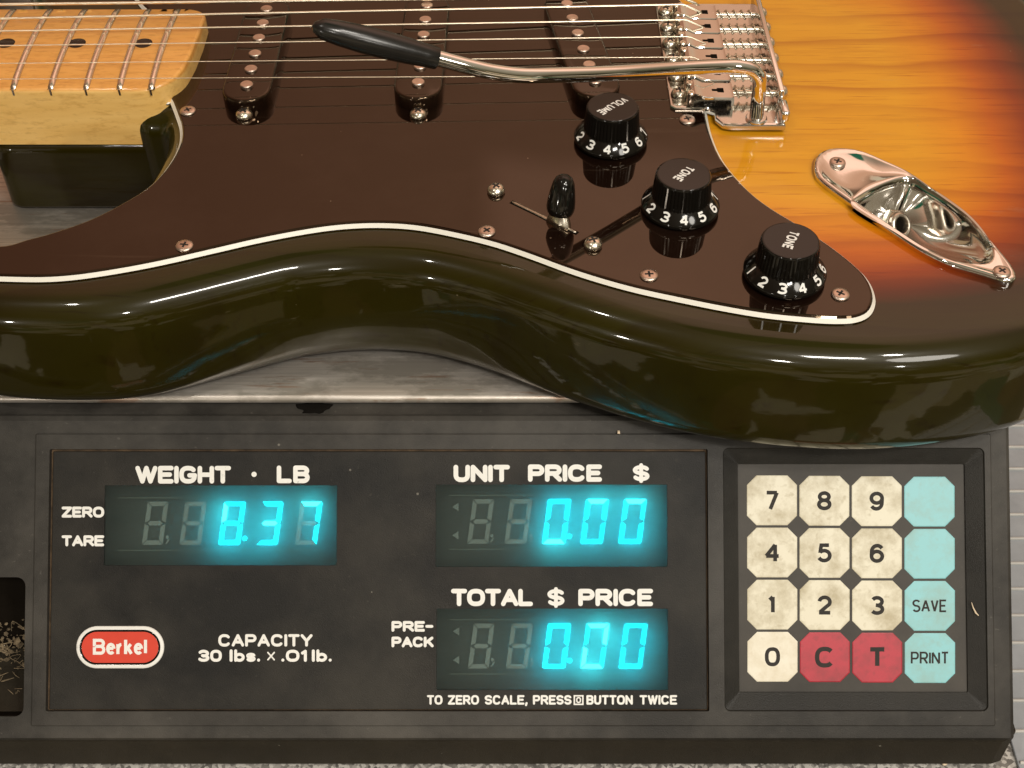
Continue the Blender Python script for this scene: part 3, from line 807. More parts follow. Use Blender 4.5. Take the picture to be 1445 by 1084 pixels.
# ------------------------------------------------------------------ the guitar
guitar = empty('electric_guitar', (0, 440, 0), 'sunburst electric guitar with black pickguard lying on its back on the scale', 'guitar')
ZB = 45.0
sil = [(0, 557), (60, 562), (150, 562.5), (210, 556.5), (260, 546), (330, 527), (400, 508), (440, 499), (500, 492.5), (550, 492), (600, 496.5), (650, 508), (700, 524),
       (750, 543), (800, 561), (850, 577.5), (900, 592), (950, 604.5), (1000, 614.5), (1050, 622), (1100, 627.5), (1150, 631), (1200, 632.5), (1250, 631), (1300, 626.5), (1350, 619), (1400, 608), (1445, 592)]
front = [P2(x, y, 3.2) for x, y in sil]
front = [(x, y - 2.7) for x, y in front]
cut = [(0, 348), (55, 337.5), (111, 319.5), (155, 297.5), (194, 267.5), (216, 238), (229, 212), (233, 190), (228, 172)]
cutw = [P2(x, y, 42) for x, y in cut]
right = [(189, 304), (206, 324), (217, 348), (223, 376), (226, 410), (226, 440), (223, 466), (217, 494), (206, 522), (172, 552), (140, 580), (100, 596), (50, 600),
         (0, 588), (-45, 575), (-85, 575), (-130, 590), (-175, 603), (-220, 604), (-262, 592), (-270, 576), (-252, 556), (-228, 536), (-208, 512), (-198, 490), (-190, 474)]
horn = [(-198, 313.5), (-209, 320.5), (-212, 327.5), (-205, 332.6), (-188, 334.6)]
loopA = front[0:]                                              # counter clockwise: front edge left to right, round the end, back, neck, cutaway, horn
nk = [(-176, 467), (-150, 467), (-140.5, 464), (-140.5, 440), (-140.5, 413)]
sp = spline(loopA + right, 6, False)
sp2 = spline([nk[-1], (-139, 409.5), (-134.5, 407.0)] + list(reversed(cutw)) + list(reversed(horn)) + [front[0], front[1]], 6, False)[:-6]
outl = [Vector(p) for p in sp] + [Vector(p) for p in nk[:-1]] + [Vector(p) for p in sp2]
outl = resample(outl, 2.6)
outl = ccw([Vector((p.x, p.y)) for p in outl])
RT, RB = 10.5, 9.0
def prof_rings(r, n):
    return [(r * (1 - math.cos(math.pi / 2 * k / n)), r * (1 - math.sin(math.pi / 2 * k / n))) for k in range(n + 1)]   # (inset, depth) wall -> flat
rings = []; insets = []
for ins, dep in reversed(prof_rings(RB, 7)):
    rings.append((ins, dep)); 
tops = prof_rings(RT, 9)
rings = rings + [(ins, ZB - dep) for ins, dep in tops]
mb = MB(); loops = []
cache = {}
for ins, z in rings:
    lp = inset(outl, ins); loops.append([(p.x, p.y, z) for p in lp]); insets += [ins] * len(lp)
mb.loft(loops, 0, True, False, False)
rv, rf = fill(inset(outl, RB + 0.01)); mb.add([(p.x, p.y, 0.06) for p in rv], [f[::-1] for f in rf]); insets += [10.0] * len(rv)
jack_px = [(1148, 237), (1152, 223), (1166, 214), (1188, 212), (1215, 216), (1246, 229), (1284, 247), (1330, 280), (1370, 310), (1400, 345), (1424, 374), (1433, 390), (1430, 398.5),
           (1418, 399.5), (1390, 391), (1340, 376), (1300, 357), (1260, 331), (1215, 300), (1170, 268), (1152, 252)]
ZJ = ZB + 2.0
jack_out = ccw([Vector((p.x, p.y)) for p in spline([P2(x, y, ZB + 1.0) for x, y in jack_px], 6)])
cup_px = [(1202, 288), (1217, 274), (1243, 261), (1269.5, 252), (1287, 252), (1304, 262), (1339, 284), (1370, 309), (1391.6, 336), (1401, 357), (1396, 369), (1381, 372), (1348, 368),
          (1304, 352), (1261, 326), (1221.6, 304)]
cup = ccw([Vector((p.x, p.y)) for p in spline([P2(x, y, ZJ) for x, y in cup_px], 6)])
hole = inset(cup, 0.25)
hole = resample(hole, 3.0)
rv, rf = fill(inset(outl, RT), [hole], 4.0, 2.0)
mb.add([(p.x, p.y, ZB) for p in rv], rf)
nring = len(insets)
for p in rv:
    insets.append(min((p - q).length for q in outl))
# heel of the body under the neck
heel = ccw([Vector((p[0], p[1])) for p in resample([(-120, 408.7), (-120, 467)] + [(-192, 467)] + el(-192, 460, 6, 8, 90, 180, 6) + el(-190, 417, 8, 8.4, 180, 270, 8), 2.0)])
hl = []
for ins, z in [(0, 0.6), (0, 1.4), (0, 26.0), (0, 27.0), (0.5, 28.4), (1.2, 29.1), (2.2, 29.4)]:
    lp = inset(heel, ins); hl.append([(p.x, p.y, z) for p in lp]); insets += [0.0] * len(lp)
mb.loft(hl, 0, True, True, True)
body = mb.build('body', M['burst'], guitar)
at = body.data.attributes.new('edge_mm', 'FLOAT', 'POINT')
# plain arm side keeps the wide dark band of the finish
for i in range(len(body.data.vertices)):
    at.data[i].value = insets[i] if i < len(insets) else 0.0

# ---- pickguard: black, white, black ply with a bevelled edge ----
pg_px = [(0, 398), (60, 399), (110, 395.5), (170, 386.5), (230, 375), (300, 359), (370, 343), (440, 330), (490, 324), (540, 322.5), (590, 326), (650, 337.5), (700, 350), (750, 367), (800, 385.5),
         (850, 401.5), (900, 415), (960, 428), (1020, 440), (1080, 450), (1140, 456), (1180, 458), (1208, 456), (1227, 447), (1235, 430), (1232, 411), (1222, 393), (1205, 376), (1180, 356),
         (1150, 335), (1120, 316), (1092, 299), (1065, 279), (1039, 253), (1018, 225), (1004, 192), (997, 160)]
pgw = [P2(x, y, ZB + 0.3) for x, y in pg_px]
pg_up = [(70, 425), (70.5, 445), (72, 475), (60, 500), (20, 520), (-50, 530), (-120, 520), (-160, 506), (-152, 484), (-140, 466), (-137, 440), (-136, 416), (-129, 409.5)]
pcut = [(240, 145), (247, 163), (254, 186), (252, 208), (238, 235), (214, 263), (180, 286), (130, 312), (80, 330), (40, 341), (0, 350)]
pcw = [P2(x, y, ZB + 0.3) for x, y in pcut]
phorn = [(-188, 332.6), (-201, 330.5), (-207.5, 326), (-204.5, 321), (-194, 316.5)]
pa = spline(pgw, 5, False); pb = spline([pgw[-1]] + pg_up[:-1], 5, False)[1:] + [Vector((-126.5, 412))]; pc = spline(pcw + phorn + [pgw[0]], 5, False)[:-1]
pgl = ccw([Vector((p.x, p.y)) for p in resample(pa + pb + pc, 1.6)])
mb = MB()
lev = [(0, ZB + 0.02), (0, ZB + 0.5), (0.12, ZB + 0.55), (0.95, ZB + 1.6), (1.05, ZB + 1.66), (1.6, ZB + 2.15), (1.9, ZB + 2.25)]
lps = [[(p.x, p.y, z) for p in inset(pgl, i)] for i, z in lev]
mb.loft(lps[0:2], 0); mb.loft(lps[1:5], 1, smooth=False); mb.loft(lps[4:7], 0, smooth=False)
rv, rf = fill(inset(pgl, 1.9)); mb.add([(p.x, p.y, ZB + 2.25) for p in rv], rf, 0, False)
mb.build('pickguard', [M['guard'], M['white_ply']], guitar)
ZP = ZB + 2.25

# ---- neck ----
NY, NW = 438.4, 28.9                                            # centre line and half width
def crown(x, y): return -((y - NY) ** 2) / (2 * 184.0)
xe = P(284, 45, 54).x
nkl = [(-215, NY - NW), (xe - 17, NY - NW)] + el(xe - 17, NY - NW + 17, 15.5, 17, 275, 350, 8) + [(xe - 0.6, NY - 6), (xe, NY + 8)] + el(xe - 9, NY + NW - 9, 9, 9, 10, 85, 6) + [(-215, NY + NW)]
nkl = ccw([Vector((p.x, p.y)) for p in resample(nkl, 1.5)])
mb = MB(); ZN = 55.7
nl = []
for ins, z in [(0, 29.7), (0, 36), (0, 44), (0, 50.2), (0, 51.2)]: nl.append([(p.x, p.y, z) for p in nkl])
for ins, dz in [(0.0, -1.1), (0.12, -0.7), (0.45, -0.28), (1.0, 0.0)]:
    nl.append([(p.x, p.y, ZN + dz + crown(p.x, p.y)) for p in inset(nkl, ins)])
mb.loft(nl, 0, True, True, False)
rv, rf = fill(inset(nkl, 1.0), (), 5.0, 2.0); mb.add([(p.x, p.y, ZN + crown(p.x, p.y)) for p in rv], rf)
# shaft and head beyond the picture
nut = -131.6 + 192.6 - 648.0
sl = []
for x, hw, th in ((-215, NW, 23.5), (-240, 28.4, 21.5), (-400, 24.5, 20.5), (nut, 21, 19.5), (nut - 12, 21, 15), (nut - 60, 30, 13), (nut - 150, 22, 13)):
    lp = []
    for k in range(9):
        y = NY - hw + 2 * hw * k / 8; lp.append((x, y, ZN + crown(x, y) - (0 if x >= nut else 4)))
    for k in range(1, 12):
        a = math.pi * k / 12; lp.append((x, NY + hw * math.cos(a), ZN - 2.0 - (0 if x >= nut else 4) - (th - 2) * math.sin(a) ** (0.35 if x > -230 else 0.8)))
    sl.append(lp)
mb.loft(sl, 0, True, True, True)
neck = mb.build('neck', M['maple'], guitar, 50)
fx21 = P(211.5, 127, 54.0).x
SX = fx21 + 192.6
mb = MB(); fl = []
for k in range(25):                                             # one fret, a crowned wire with bevelled ends
    t = k / 24; y = NY - NW + 0.5 + t * (2 * NW - 1.0); e = min(1, min(k, 24 - k) / 1.4)
    z = ZN + crown(0, y)
    fl.append([(-1.35, y, z - 0.3), (-1.2 * (0.6 + 0.4 * e), y, z + 0.5 * e), (-0.6, y, z + 1.05 * e + 0.05), (0.0, y, z + 1.2 * e + 0.08), (0.6, y, z + 1.05 * e + 0.05), (1.2 * (0.6 + 0.4 * e), y, z + 0.5 * e), (1.35, y, z - 0.3)])
mb.loft(fl, 0, True, True, True)
mb.box((0, NY - NW - 0.02, 52.4), (0.7, 0.16, 2.4))             # tang end seen in the side of the neck
fr0 = mb.build('fret', M['fret'], neck)
for n in range(21, 0, -1):
    o = fr0 if n == 21 else fr0.copy()
    if n != 21: COL.objects.link(o)
    o.location.x = (SX - 648 * 2 ** (-n / 12)) * S
    o.scale.y = 1.0
    if n < 15:
        x = SX - 648 * 2 ** (-n / 12); hw = 21 + 7.9 * (x - nut) / (-215 - nut)
        o.scale.y = hw / NW; o.location.y = NY * S * (1 - hw / NW)
    o.parent = neck
for k, px in enumerate((202.5, 108.5, 8.5)):
    p = P(px, 61, ZN); mb = MB()
    mb.add([(p.x + 3.35 * math.cos(2 * math.pi * i / 28), p.y + 3.35 * math.sin(2 * math.pi * i / 28), ZN + 0.06 + crown(0, p.y + 3.35 * math.sin(2 * math.pi * i / 28))) for i in range(28)], [tuple(range(28))], 0, False)
    mb.build('position_dot', M['dot'], neck)

# ---- screws ----
def screw_mesh(r, hh, head='flat', slot=True, n=24):
    mb = MB()
    if head == 'flat': prof = [(r, 0.0), (r, hh * 0.35), (r * 0.93, hh * 0.8), (r * 0.6, hh), (0.001, hh * 1.02)]
    else: prof = [(r * 0.96, 0.0), (r, hh * 0.25), (r * 0.93, hh * 0.55), (r * 0.72, hh * 0.82), (r * 0.42, hh * 0.97), (0.001, hh)]
    mb.lathe(prof, (0, 0, 0), n=n)
    if slot:                                                    # cross recess, a dark star sunk look made from two thin dark bars
        for a in (0.5, 0.5 + math.pi / 2):
            mb.box((0, 0, hh * 0.985), (r * 0.95, r * 0.24, 0.12), Matrix.Rotation(a, 3, 'Z'), mat=1)
    return mb
proto = {}
def screw(kind, p, parent, name, mats, r, hh, head, rot=0.0):
    k = (kind, name)
    if k not in proto:
        proto[k] = screw_mesh(r, hh, head).build(name, mats, parent); o = proto[k]
    else:
        o = proto[k].copy(); COL.objects.link(o)
    o.location = Vector(p) * S; o.rotation_euler = (0, 0, rot); o.parent = parent
    return o
for i, (x, y) in enumerate(((265, 155.5), (260, 346), (687, 325.5), (916, 387.5), (1186, 414.5), (970, 168))):
    screw('pg', P(x, y, ZP + 0.6) - Vector((0, 0, 0.6)), guitar, 'pickguard_screw', [M['pole'], M['ink']], 2.9, 0.9, 'flat', i * 0.9)
for i, (x, y) in enumerate(((700, 266), (837, 342))):
    screw('sw', P(x, y, ZP + 1.6) - Vector((0, 0, 1.6)), guitar, 'switch_screw', [M['nickel'], M['ink']], 3.05, 2.9, 'round', 0.4 + i)

# ---- pickups ----
def pickup(poles, width, ends):
    pw = [P(x, y, ZP + 6.2) for x, y in poles]
    a, b = Vector(pw[0]), Vector(pw[-1])                        # far end, near end
    d = (a - b); d.z = 0; sp_ = d.length / (len(poles) - 1); d.normalize()
    near = b - d * ends; far = b + d * (5 * sp_ + ends)
    hw = width / 2; nrm = Vector((-d.y, d.x, 0))
    lp = []
    for c, s in ((near, -1), (far, 1)):
        cc = c - d * s * hw
        for k in range(13):
            t = math.pi * k / 12
            if s < 0: q = cc + (-nrm * math.cos(t) * -1 * -1 + -d * math.sin(t)) * hw if False else cc + (nrm * math.cos(t) - d * math.sin(t)) * hw
            else: q = cc + (-nrm * math.cos(t) + d * math.sin(t)) * hw
            lp.append(Vector((q.x, q.y)))
    lp = ccw(lp)
    mb = MB(); ls = []
    for ins, z in ((0, ZP + 0.02), (0, ZP + 4.6), (0.25, ZP + 5.2), (0.7, ZP + 5.5), (1.1, ZP + 5.55)):
        ls.append([(p.x, p.y, z) for p in inset(lp, ins)])
    mb.loft(ls, 0, True, False, True)
    pk = mb.build('pickup', M['guard'], guitar, 50)
    for k in range(6):
        c = b + d * sp_ * k
        mb = MB(); hh = (1.1, 0.9, 0.8, 1.0, 1.0, 0.9)[k]
        mb.lathe([(2.35, -0.3), (2.35, hh - 0.25), (2.1, hh), (0.001, hh + 0.05)], (c.x, c.y, ZP + 5.55), n=22)
        mb.build('pole_piece', M['pole'], pk, 40)
    return pk, near, far, d
near_pts = []
for poles, sc in (([(376, 12), (348, 119.5)], (344, 159)), ([(602.5, 7), (590, 116)], (590, 158.5)), ([(800, 4.5), (840, 114)], None)):
    full = [(poles[0][0] + (poles[1][0] - poles[0][0]) * k / 4.75, poles[0][1] + (poles[1][1] - poles[0][1]) * k / 4.75) for k in range(6)]
    pts = [poles[0]] + [None] * 4 + [poles[1]]
    nb = 5 if sc and poles[0][0] < 500 else 5
    pk, near, far, d = pickup(pts[:1] + [poles[0]] * 4 + pts[-1:], 17.8, 9.6)
    for q, s in ((near, 1), (far, -1)):
        p = (P(sc[0], sc[1], ZP + 1.6) - Vector((0, 0, 1.6))) if (sc and s == 1) else Vector((q.x, q.y, ZP)) - d * s * 3.4
        p = Vector((p.x, p.y, ZP))
        screw('pu', p, pk, 'pickup_screw', [M['nickel'], M['ink']], 3.1, 2.7, 'round', 1.1 * p.x)

# ---- knobs ----
def knob(px, py, a4, word, wang, lo, hi):
    c = P(px, py, ZP + 2.0); c = Vector((c.x, c.y, ZP + 0.6))
    mb = MB(); n = 144
    H = 13.6
    prof = [(9.4, 0.0), (12.3, 0.15), (12.9, 0.7), (13.0, 1.6), (12.75, 2.1), (9.7, 5.0), (9.35, 5.3)]
    mb.lathe(prof, c, n=n)
    wave = lambda i, hh: 1.0 - 0.030 * (1 if (i % 3) == 0 else 0)
    mb.lathe([(9.85, 4.8), (9.8, 5.5), (9.45, 9.5), (9.15, 12.9)], c, n=n, wave=wave, smooth=False)
    mb.lathe([(9.02, 12.9), (8.95, 13.35), (8.72, 13.62), (8.3, 13.7)], c, n=48, caps=False)
    mb.add([c + Vector((8.3 * math.cos(2 * math.pi * k / 48), 8.3 * math.sin(2 * math.pi * k / 48), 13.7)) for k in range(48)], [tuple(range(48))], 0, False)
    kb = mb.build('control_knob', M['black'], guitar, 35)
    t1 = math.atan2(5.0 - 2.1, 12.75 - 9.7)
    for v in range(lo, hi + 1):
        ang = math.radians(a4 + (v - 4) * 32.0)
        rad = Vector((math.sin(ang), -math.cos(ang), 0)); tan = Vector((math.cos(ang), math.sin(ang), 0))
        upv = (-rad * math.cos(t1) + Vector((0, 0, 1)) * math.sin(t1)); nv = tan.cross(upv)
        base = c + rad * 11.25 + Vector((0, 0, 3.5)) + nv * 0.16
        mb = MB()
        fm = lambda x, y, l: base + tan * x * 3.35 + upv * y * 3.5 + nv * 0.01 * l
        if v == 1: ribbon(mb, [(0, .5), (0, -.5)], .085, lambda x, y, l: fm(x, -y, l), 0, 'flat')
        else: norm_word(mb, str(v), 0.2, fm, wk=0.95)
        mb.build('dial_number', M['paint'], kb)
    a = math.radians(wang); dx = Vector((math.cos(a), math.sin(a), 0)); dy = Vector((-math.sin(a), math.cos(a), 0))
    mb = MB(); Lt = {'VOLUME': 12.6, 'TONE': 8.4}[word]
    tot = norm_word(MB(), word, 0.2, lambda x, y, l: Vector((x, y, 0)), .33, 'flat', .72)
    norm_word(mb, word, 0.21, lambda x, y, l: c + Vector((0, 0, 13.76 + 0.01 * l)) + dx * x * Lt / tot + dy * y * 3.3, .33, 'flat', .72)
    mb.build('knob_legend', M['paint'], kb)
knob(862, 192, -10, 'VOLUME', 222, 2, 7)
knob(960, 288, 0, 'TONE', 232, 1, 7)
knob(1107.5, 382, 18, 'TONE', 246, 1, 7)

# ---- selector switch: slot plate, lever and tip ----
a = P(723, 285.5, ZP + 0.1); b = P(813, 328.5, ZP + 0.1)
d = (b - a).normalized(); nn = Vector((-d.y, d.x, 0))
mb = MB()
pr = [(a, 0.35), (a + d * 1.2, 0.55), (a.lerp(b, .35), 0.55), (a.lerp(b, .6), 0.8), (a.lerp(b, .8), 0.7), (b - d * 1.0, 0.45), (b, 0.3)]
mb.loft([[p + nn * wv - Vector((0, 0, .02)), p + nn * wv * .8 + Vector((0, 0, .35)), p - nn * wv * .8 + Vector((0, 0, .35)), p - nn * wv - Vector((0, 0, .02))] for p, wv in pr], 0, True, True, True)
sl_ = MB(); sl_.add([p + nn * w_ + Vector((0, 0, -0.06)) for p, w_ in ((a - d * 0.6, .9), (a - d * 0.6, -.9), (b + d * 0.6, -.9), (b + d * 0.6, .9))], [(0, 1, 2, 3)], 0, False)
sl_.build('switch_slot', M['shade'], guitar)
sw = mb.build('switch_lever', M['dullmetal'], guitar)
lb = P(788, 318, ZP)
mb = MB()
lt = lb + Vector((1.2, 3.2, 12.0))
ax = (lt - lb).normalized()
mb.loft([[lb + ax * h + d * wx + nn * wy for wx, wy in ((-q, -1.0), (q, -1.0), (q, 1.0), (-q, 1.0))] for h, q in ((-0.2, 4.4), (1.4, 4.2), (3.0, 3.6), (5, 2.8), (9, 1.8))], 0, True, True, True)
mb.build('lever_blade', M['nickel'], sw)
mb = MB()
mb.lathe([(3.0, 4.1), (4.0, 4.2), (4.45, 5.2), (4.7, 6.6), (4.55, 9.0), (4.1, 12.2), (3.5, 15.0), (2.7, 16.6), (1.5, 17.5), (0.001, 17.7)], lb, ax, 26)
mb.build('switch_tip', M['black'], sw)

# ---- bridge ----
plx = P(946, 151, 48).x; ply0 = 405.6
ZPL = 48.6
x_r = P(1100, 140, ZPL).x
poly = [(plx, 480), (plx, ply0 + 1.8), (plx + 1.8, ply0), (plx + 12.5, ply0)] + el(plx + 12.5, ply0 - 3.2, 3.2, 3.2, 90, 0, 4) + [(plx + 15.7, ply0 - 6.0)] + \
       [(plx + 18.0, ply0 - 10.0), (plx + 21.0, ply0 - 10.8), (x_r, ply0 - 10.8), (x_r, 480)]
pol = ccw([Vector(p) for p in poly])
mb = MB(); ls = []
for ins, z in ((0, ZPL - 2.4), (0, ZPL - 0.7), (0.25, ZPL - 0.2), (0.8, ZPL)): ls.append([(p.x, p.y, z) for p in inset(pol, ins)])
mb.loft(ls, 0, True, True, False); rv, rf = fill([tuple(p[:2]) for p in ls[-1]]); mb.add([(p.x, p.y, ZPL) for p in rv], rf, 0, False)
# turned-up rear wall
rx = x_r
mb.box((rx - 1.0, 442.0, ZPL + 3.6), (2.0, 74.0, 8.0), bevel=0.5)
mb.box((rx - 0.2, 400.5, ZPL + 2.0), (3.2, 9.0, 4.6), bevel=1.2)
bridge = mb.build('bridge', simple('bridge_chrome', (0.80, 0.78, 0.75), 0.13, 1.0, rvar=0.08, vscale=160), guitar, 40)
mb = MB(); mb.box((plx + 19, 443, ZB + 0.9), (30, 68, 1.6)); mb.build('bridge_shadow_block', M['shade'], bridge)
scy = [P(x, y, ZPL + 1.5) for x, y in ((958.5, 132), (954, 108), (949.5, 84), (945.5, 61), (942.5, 38), (939.5, 16))]
y1, y6 = scy[0].y, scy[-1].y
sad = [P(1014, y, 57).y for y in (119.5, 0)]
def make_saddle(y, k):
    mb = MB(); x0 = P(975, 130, 54.5).x; x1 = P(1037, 130, 54.5).x; zt = 53.9 + (0.4, .7, .9, .9, .7, .4)[k]
    hw = 5.0
    prof = [(x0 - 0.2, 49.4), (x0 - 0.4, zt - 3), (x0 + 0.3, zt - 0.5), (x0 + 1.6, zt + 0.2), (x0 + 3.0, zt - 0.2), (x0 + 5.0, zt - 1.2), (x1 - 1.2, zt - 1.5), (x1 - 0.2, zt - 1.1), (x1, zt - 2.2), (x1, 49.5)]
    th = 1.0
    inner = [(x0 + 0.9, 49.4), (x0 + 0.8, zt - 3), (x0 + 1.2, zt - 1.4), (x0 + 1.8, zt - 1.0), (x0 + 3.0, zt - 1.3), (x0 + 5.0, zt - 2.2), (x1 - 1.6, zt - 2.5), (x1 - 1.1, zt - 2.5), (x1 - 1.0, zt - 3.0), (x1 - 1.0, 49.5)]
    sec = []
    for yy, q in ((y - hw, 0.3), (y - hw + 0.3, 0), (y + hw - 0.3, 0), (y + hw, 0.3)):
        sec.append([(px_, yy, pz - q) for px_, pz in prof] + [(px_, yy, pz + q * 0.2) for px_, pz in reversed(inner)])
    mb.loft(sec, 0, True, True, True)
    sd = mb.build('saddle', M['chrome'], bridge, 35)
    # string slot, grub screws, spring
    PARTS = []
    mb = MB(); mb.box((x0 + 8.0, y, zt - 1.42), (6.5, 1.5, 0.25), bevel=0.1); mb.box((x0 + 11.2, y, zt - 1.40), (2.4, 2.6, 0.35), bevel=0.12)
    mb.build('string_slot', M['shade'], bridge)
    for s in (-1, 1):
        mb = MB(); mb.lathe([(1.45, 0), (1.45, zt - 49 - .4), (1.1, zt - 49), (0.5, zt - 49), (0.4, zt - 49.5), (0.001, zt - 49.5)], (x0 + 1.1 - .9, y + s * 3.2, 49), n=14)
        mb.build('height_screw', M['nickel'], bridge, 40)
    mb = MB(); pts = []
    xs, xe_ = x1 + 0.3, rx - 2.2
    for i in range(0, 5 * 14 + 1):
        t = i / (5 * 14); a = 2 * math.pi * 5 * t
        pts.append((xs + (xe_ - xs) * t, y + 1.7 * math.cos(a), 51.6 + 1.7 * math.sin(a)))
    mb.tube(pts, 0.38, 7); mb.build('spring', M['nickel'], bridge)
    mb = MB(); mb.tube([(x1 - 1.5, y, 51.6), (rx - 0.8, y, 51.6)], 1.25, 12)
    mb.lathe([(2.75, 0), (2.7, 0.8), (2.2, 1.7), (1.2, 2.3), (0.001, 2.5)], (rx - 0.02, y, 51.8), (1, 0, 0), 18)
    mb.build('intonation_screw', M['nickel'], bridge, 50)
    return x0, zt
sy = [P(1000, 122, 54.5).y + 11.05 * k for k in range(6)]
sx0 = 0
for k in range(6): sx0, szt = make_saddle(sy[k], k)
for k in range(6):
    screw('bm', (scy[k].x, scy[k].y, ZPL), bridge, 'mounting_screw', [M['nickel'], M['ink']], 3.15, 3.4, 'round', 1.2 + 0.7 * k)
pv = P(1067, 168, ZPL)
mb = MB(); mb.lathe([(3.9, 0), (3.9, 0.5), (3.5, 0.9), (2.6, 0.9)], (pv.x, pv.y, ZPL), n=24); mb.build('arm_socket', M['chrome'], bridge, 40)

# ---- tremolo arm ----
arm_px = [(1067, 168, ZPL), (1069.5, 140, 55.5), (1071.5, 122, 61.0), (1070.5, 109, 65.2), (1062, 99.5, 68.2), (1046, 95, 69.8), (1020, 94, 71.0), (960, 96.5, 74.8), (860, 103.5, 82.0), (770, 106.5, 88.0),
          (735, 106.5, 90.0), (700, 102.5, 92.5), (665, 95, 95.5), (612, 81, 100.0)]
ap = spline([P(x, y, z) for x, y, z in arm_px], 7, False)
mb = MB(); mb.tube(ap, 2.55, 18)
arm = mb.build('tremolo_arm', M['chrome'], guitar)
t0, t1 = P(617, 82.5, 99.5), P(440, 37, 114)
tl = (t1 - t0).length; ax = (t1 - t0).normalized()
mb = MB()
mb.lathe([(2.6, 0), (3.35, 0.05), (3.5, 0.4), (3.6, 4), (4.0, 10), (4.25, 17), (4.2, 24), (3.8, 31), (3.15, 36.5), (2.4, tl - 2.0), (1.5, tl - 0.6), (0.001, tl)], t0, ax, 26)
mb.build('arm_tip', simple('worn_black_plastic', (0.010, 0.009, 0.008), 0.22, spec=0.5, rvar=0.15, vscale=120), arm, 50)

# ---- strings ----
def string(y_px, r, k):
    a = P(*y_px[0], 58.0); b = P(*y_px[1], 56.4)
    d = (b - a)
    end = Vector((sx0 + 1.4, 0, 56.4)); t = (end.x - a.x) / d.x; q = a + d * t
    st = a + d * ((nut - 10 - a.x) / d.x)
    mb = MB(); mb.tube([Vector((st.x, st.y, 57.2)), Vector((-200, (a + d * ((-200 - a.x) / d.x)).y, 57.9)), q, q + Vector((1.6, 0, -0.25)), q + Vector((7.5, 0, -2.9)), q + Vector((9.5, 0, -4.6))], r, 8)
    mb.build('guitar_string', M['string'], guitar)
for k, (pp, r) in enumerate((((0, 111), (985, 106.5)), 0.14) for _ in (0,)): string(pp, r, k)
for k, (pp, r) in enumerate(((((0, 89), (980, 80.5)), 0.17), (((0, 64), (980, 51.7)), 0.24), (((0, 43.5), (975, 28)), 0.36), (((0, 26), (965, 6.6)), 0.48), (((0, 6), (300, 2.6)), 0.60))): string(pp, r, k)

# ---- jack plate ----
mb = MB()
cc = Vector((0, 0)); 
for p in cup: cc += p
cc /= len(cup)
N = 120
def by_angle(loop, c):
    """loop resampled so that point k lies at angle k around c"""
    out = []
    L = loop + [loop[0]]
    for k in range(N):
        t = 2 * math.pi * k / N; d = Vector((math.cos(t), math.sin(t))); best = None
        for a, b in zip(L, L[1:]):
            e = b - a; den = d.x * e.y - d.y * e.x
            if abs(den) < 1e-12: continue
            ac = a - c
            s = (ac.x * e.y - ac.y * e.x) / den; u = (ac.x * d.y - ac.y * d.x) / den
            if s > 0 and -1e-6 <= u <= 1 + 1e-6 and (best is None or s > best): best = s
        out.append(c + d * (best or 1.0))
    return out
oj = by_angle(jack_out, cc)
cj = by_angle(cup, cc)
oi1 = by_angle(inset(jack_out, 0.5), cc); oi2 = by_angle(inset(jack_out, 1.3), cc)
ci0 = by_angle(inset(cup, -0.55), cc); ci1 = by_angle(inset(cup, 0.8), cc)
fp = Vector(P2(1266, 318, 33))                                   # deepest point of the cup
def lerp2(A, B, t): return [a.lerp(b, t) for a, b in zip(A, B)]
def zl(L, z): return [(p.x, p.y, z) for p in L]
def dome(L, z, amt):
    return [(p.x, p.y, z + amt) for p in L]
bl = [-min(2.0, 0.12 * max(0, (a - b).length - 2.0)) for a, b in zip(oi2, ci0)]
loops = [zl(oj, ZB + 0.02), zl(oj, ZB + 0.8), zl(oj, ZB + 1.6), zl(oi1, ZB + 2.2), zl(oi2, ZB + 2.45)]
for q in range(1, 10):
    loops.append([(p.x, p.y, ZB + 2.45 - 0.2 * q / 10 + h * math.sin(math.pi * q / 10)) for p, h in zip(lerp2(oi2, ci0, q / 10), bl)])
loops += [zl(ci0, ZB + 2.25), zl(cj, ZB + 1.7), zl(ci1, ZB + 0.2)]
circ = [fp + Vector((math.cos(2 * math.pi * k / N), math.sin(2 * math.pi * k / N))) * 3.5 for k in range(N)]
for q in range(1, 15):
    tq = q / 14
    loops.append(zl(lerp2(ci1, circ, tq), ZB + 0.2 - 13.0 * math.sin(math.pi / 2 * tq) ** 1.15))
mb.loft(loops, 0, True, False, True)
jp = mb.build('jack_plate', M['chrome'], guitar)
for i, (x, y) in enumerate(((1182, 228.5), (1414, 383))):
    screw('jk', P(x, y, ZB + (1.6, 2.9)[i]) - Vector((0, 0, 0.75)), jp, 'jack_screw', [M['pole'], M['ink']], 2.9, 1.2, 'flat', 0.6 + i)
jc = P(1269, 318, 39.0); jx = Vector((0.47, -0.62, 0.60)).normalized()
mb = MB(); mb.lathe([(6.0, -3.0), (6.0, -1.2), (5.4, -0.8), (4.4, -0.8)], jc, jx, 6, smooth=False, caps=False)
mb.build('jack_nut', M['nickel'], jp)
mb = MB(); mb.lathe([(4.6, -3), (4.6, -0.6), (4.3, -0.3), (4.6, 0.0), (4.3, 0.3), (4.6, 0.6), (4.3, 1.0), (3.9, 1.5), (3.1, 1.5), (2.9, 1.2), (2.9, -2.6)], jc, jx, 28, caps=False)
mb.build('jack_socket', M['dullmetal'], jp)
mb = MB(); mb.lathe([(3.0, -1.2), (0.001, -1.2)], jc, jx, 20, caps=False); mb.build('socket_bore', M['shade'], jp)  # flat dark disc painted in for the shade down the hole

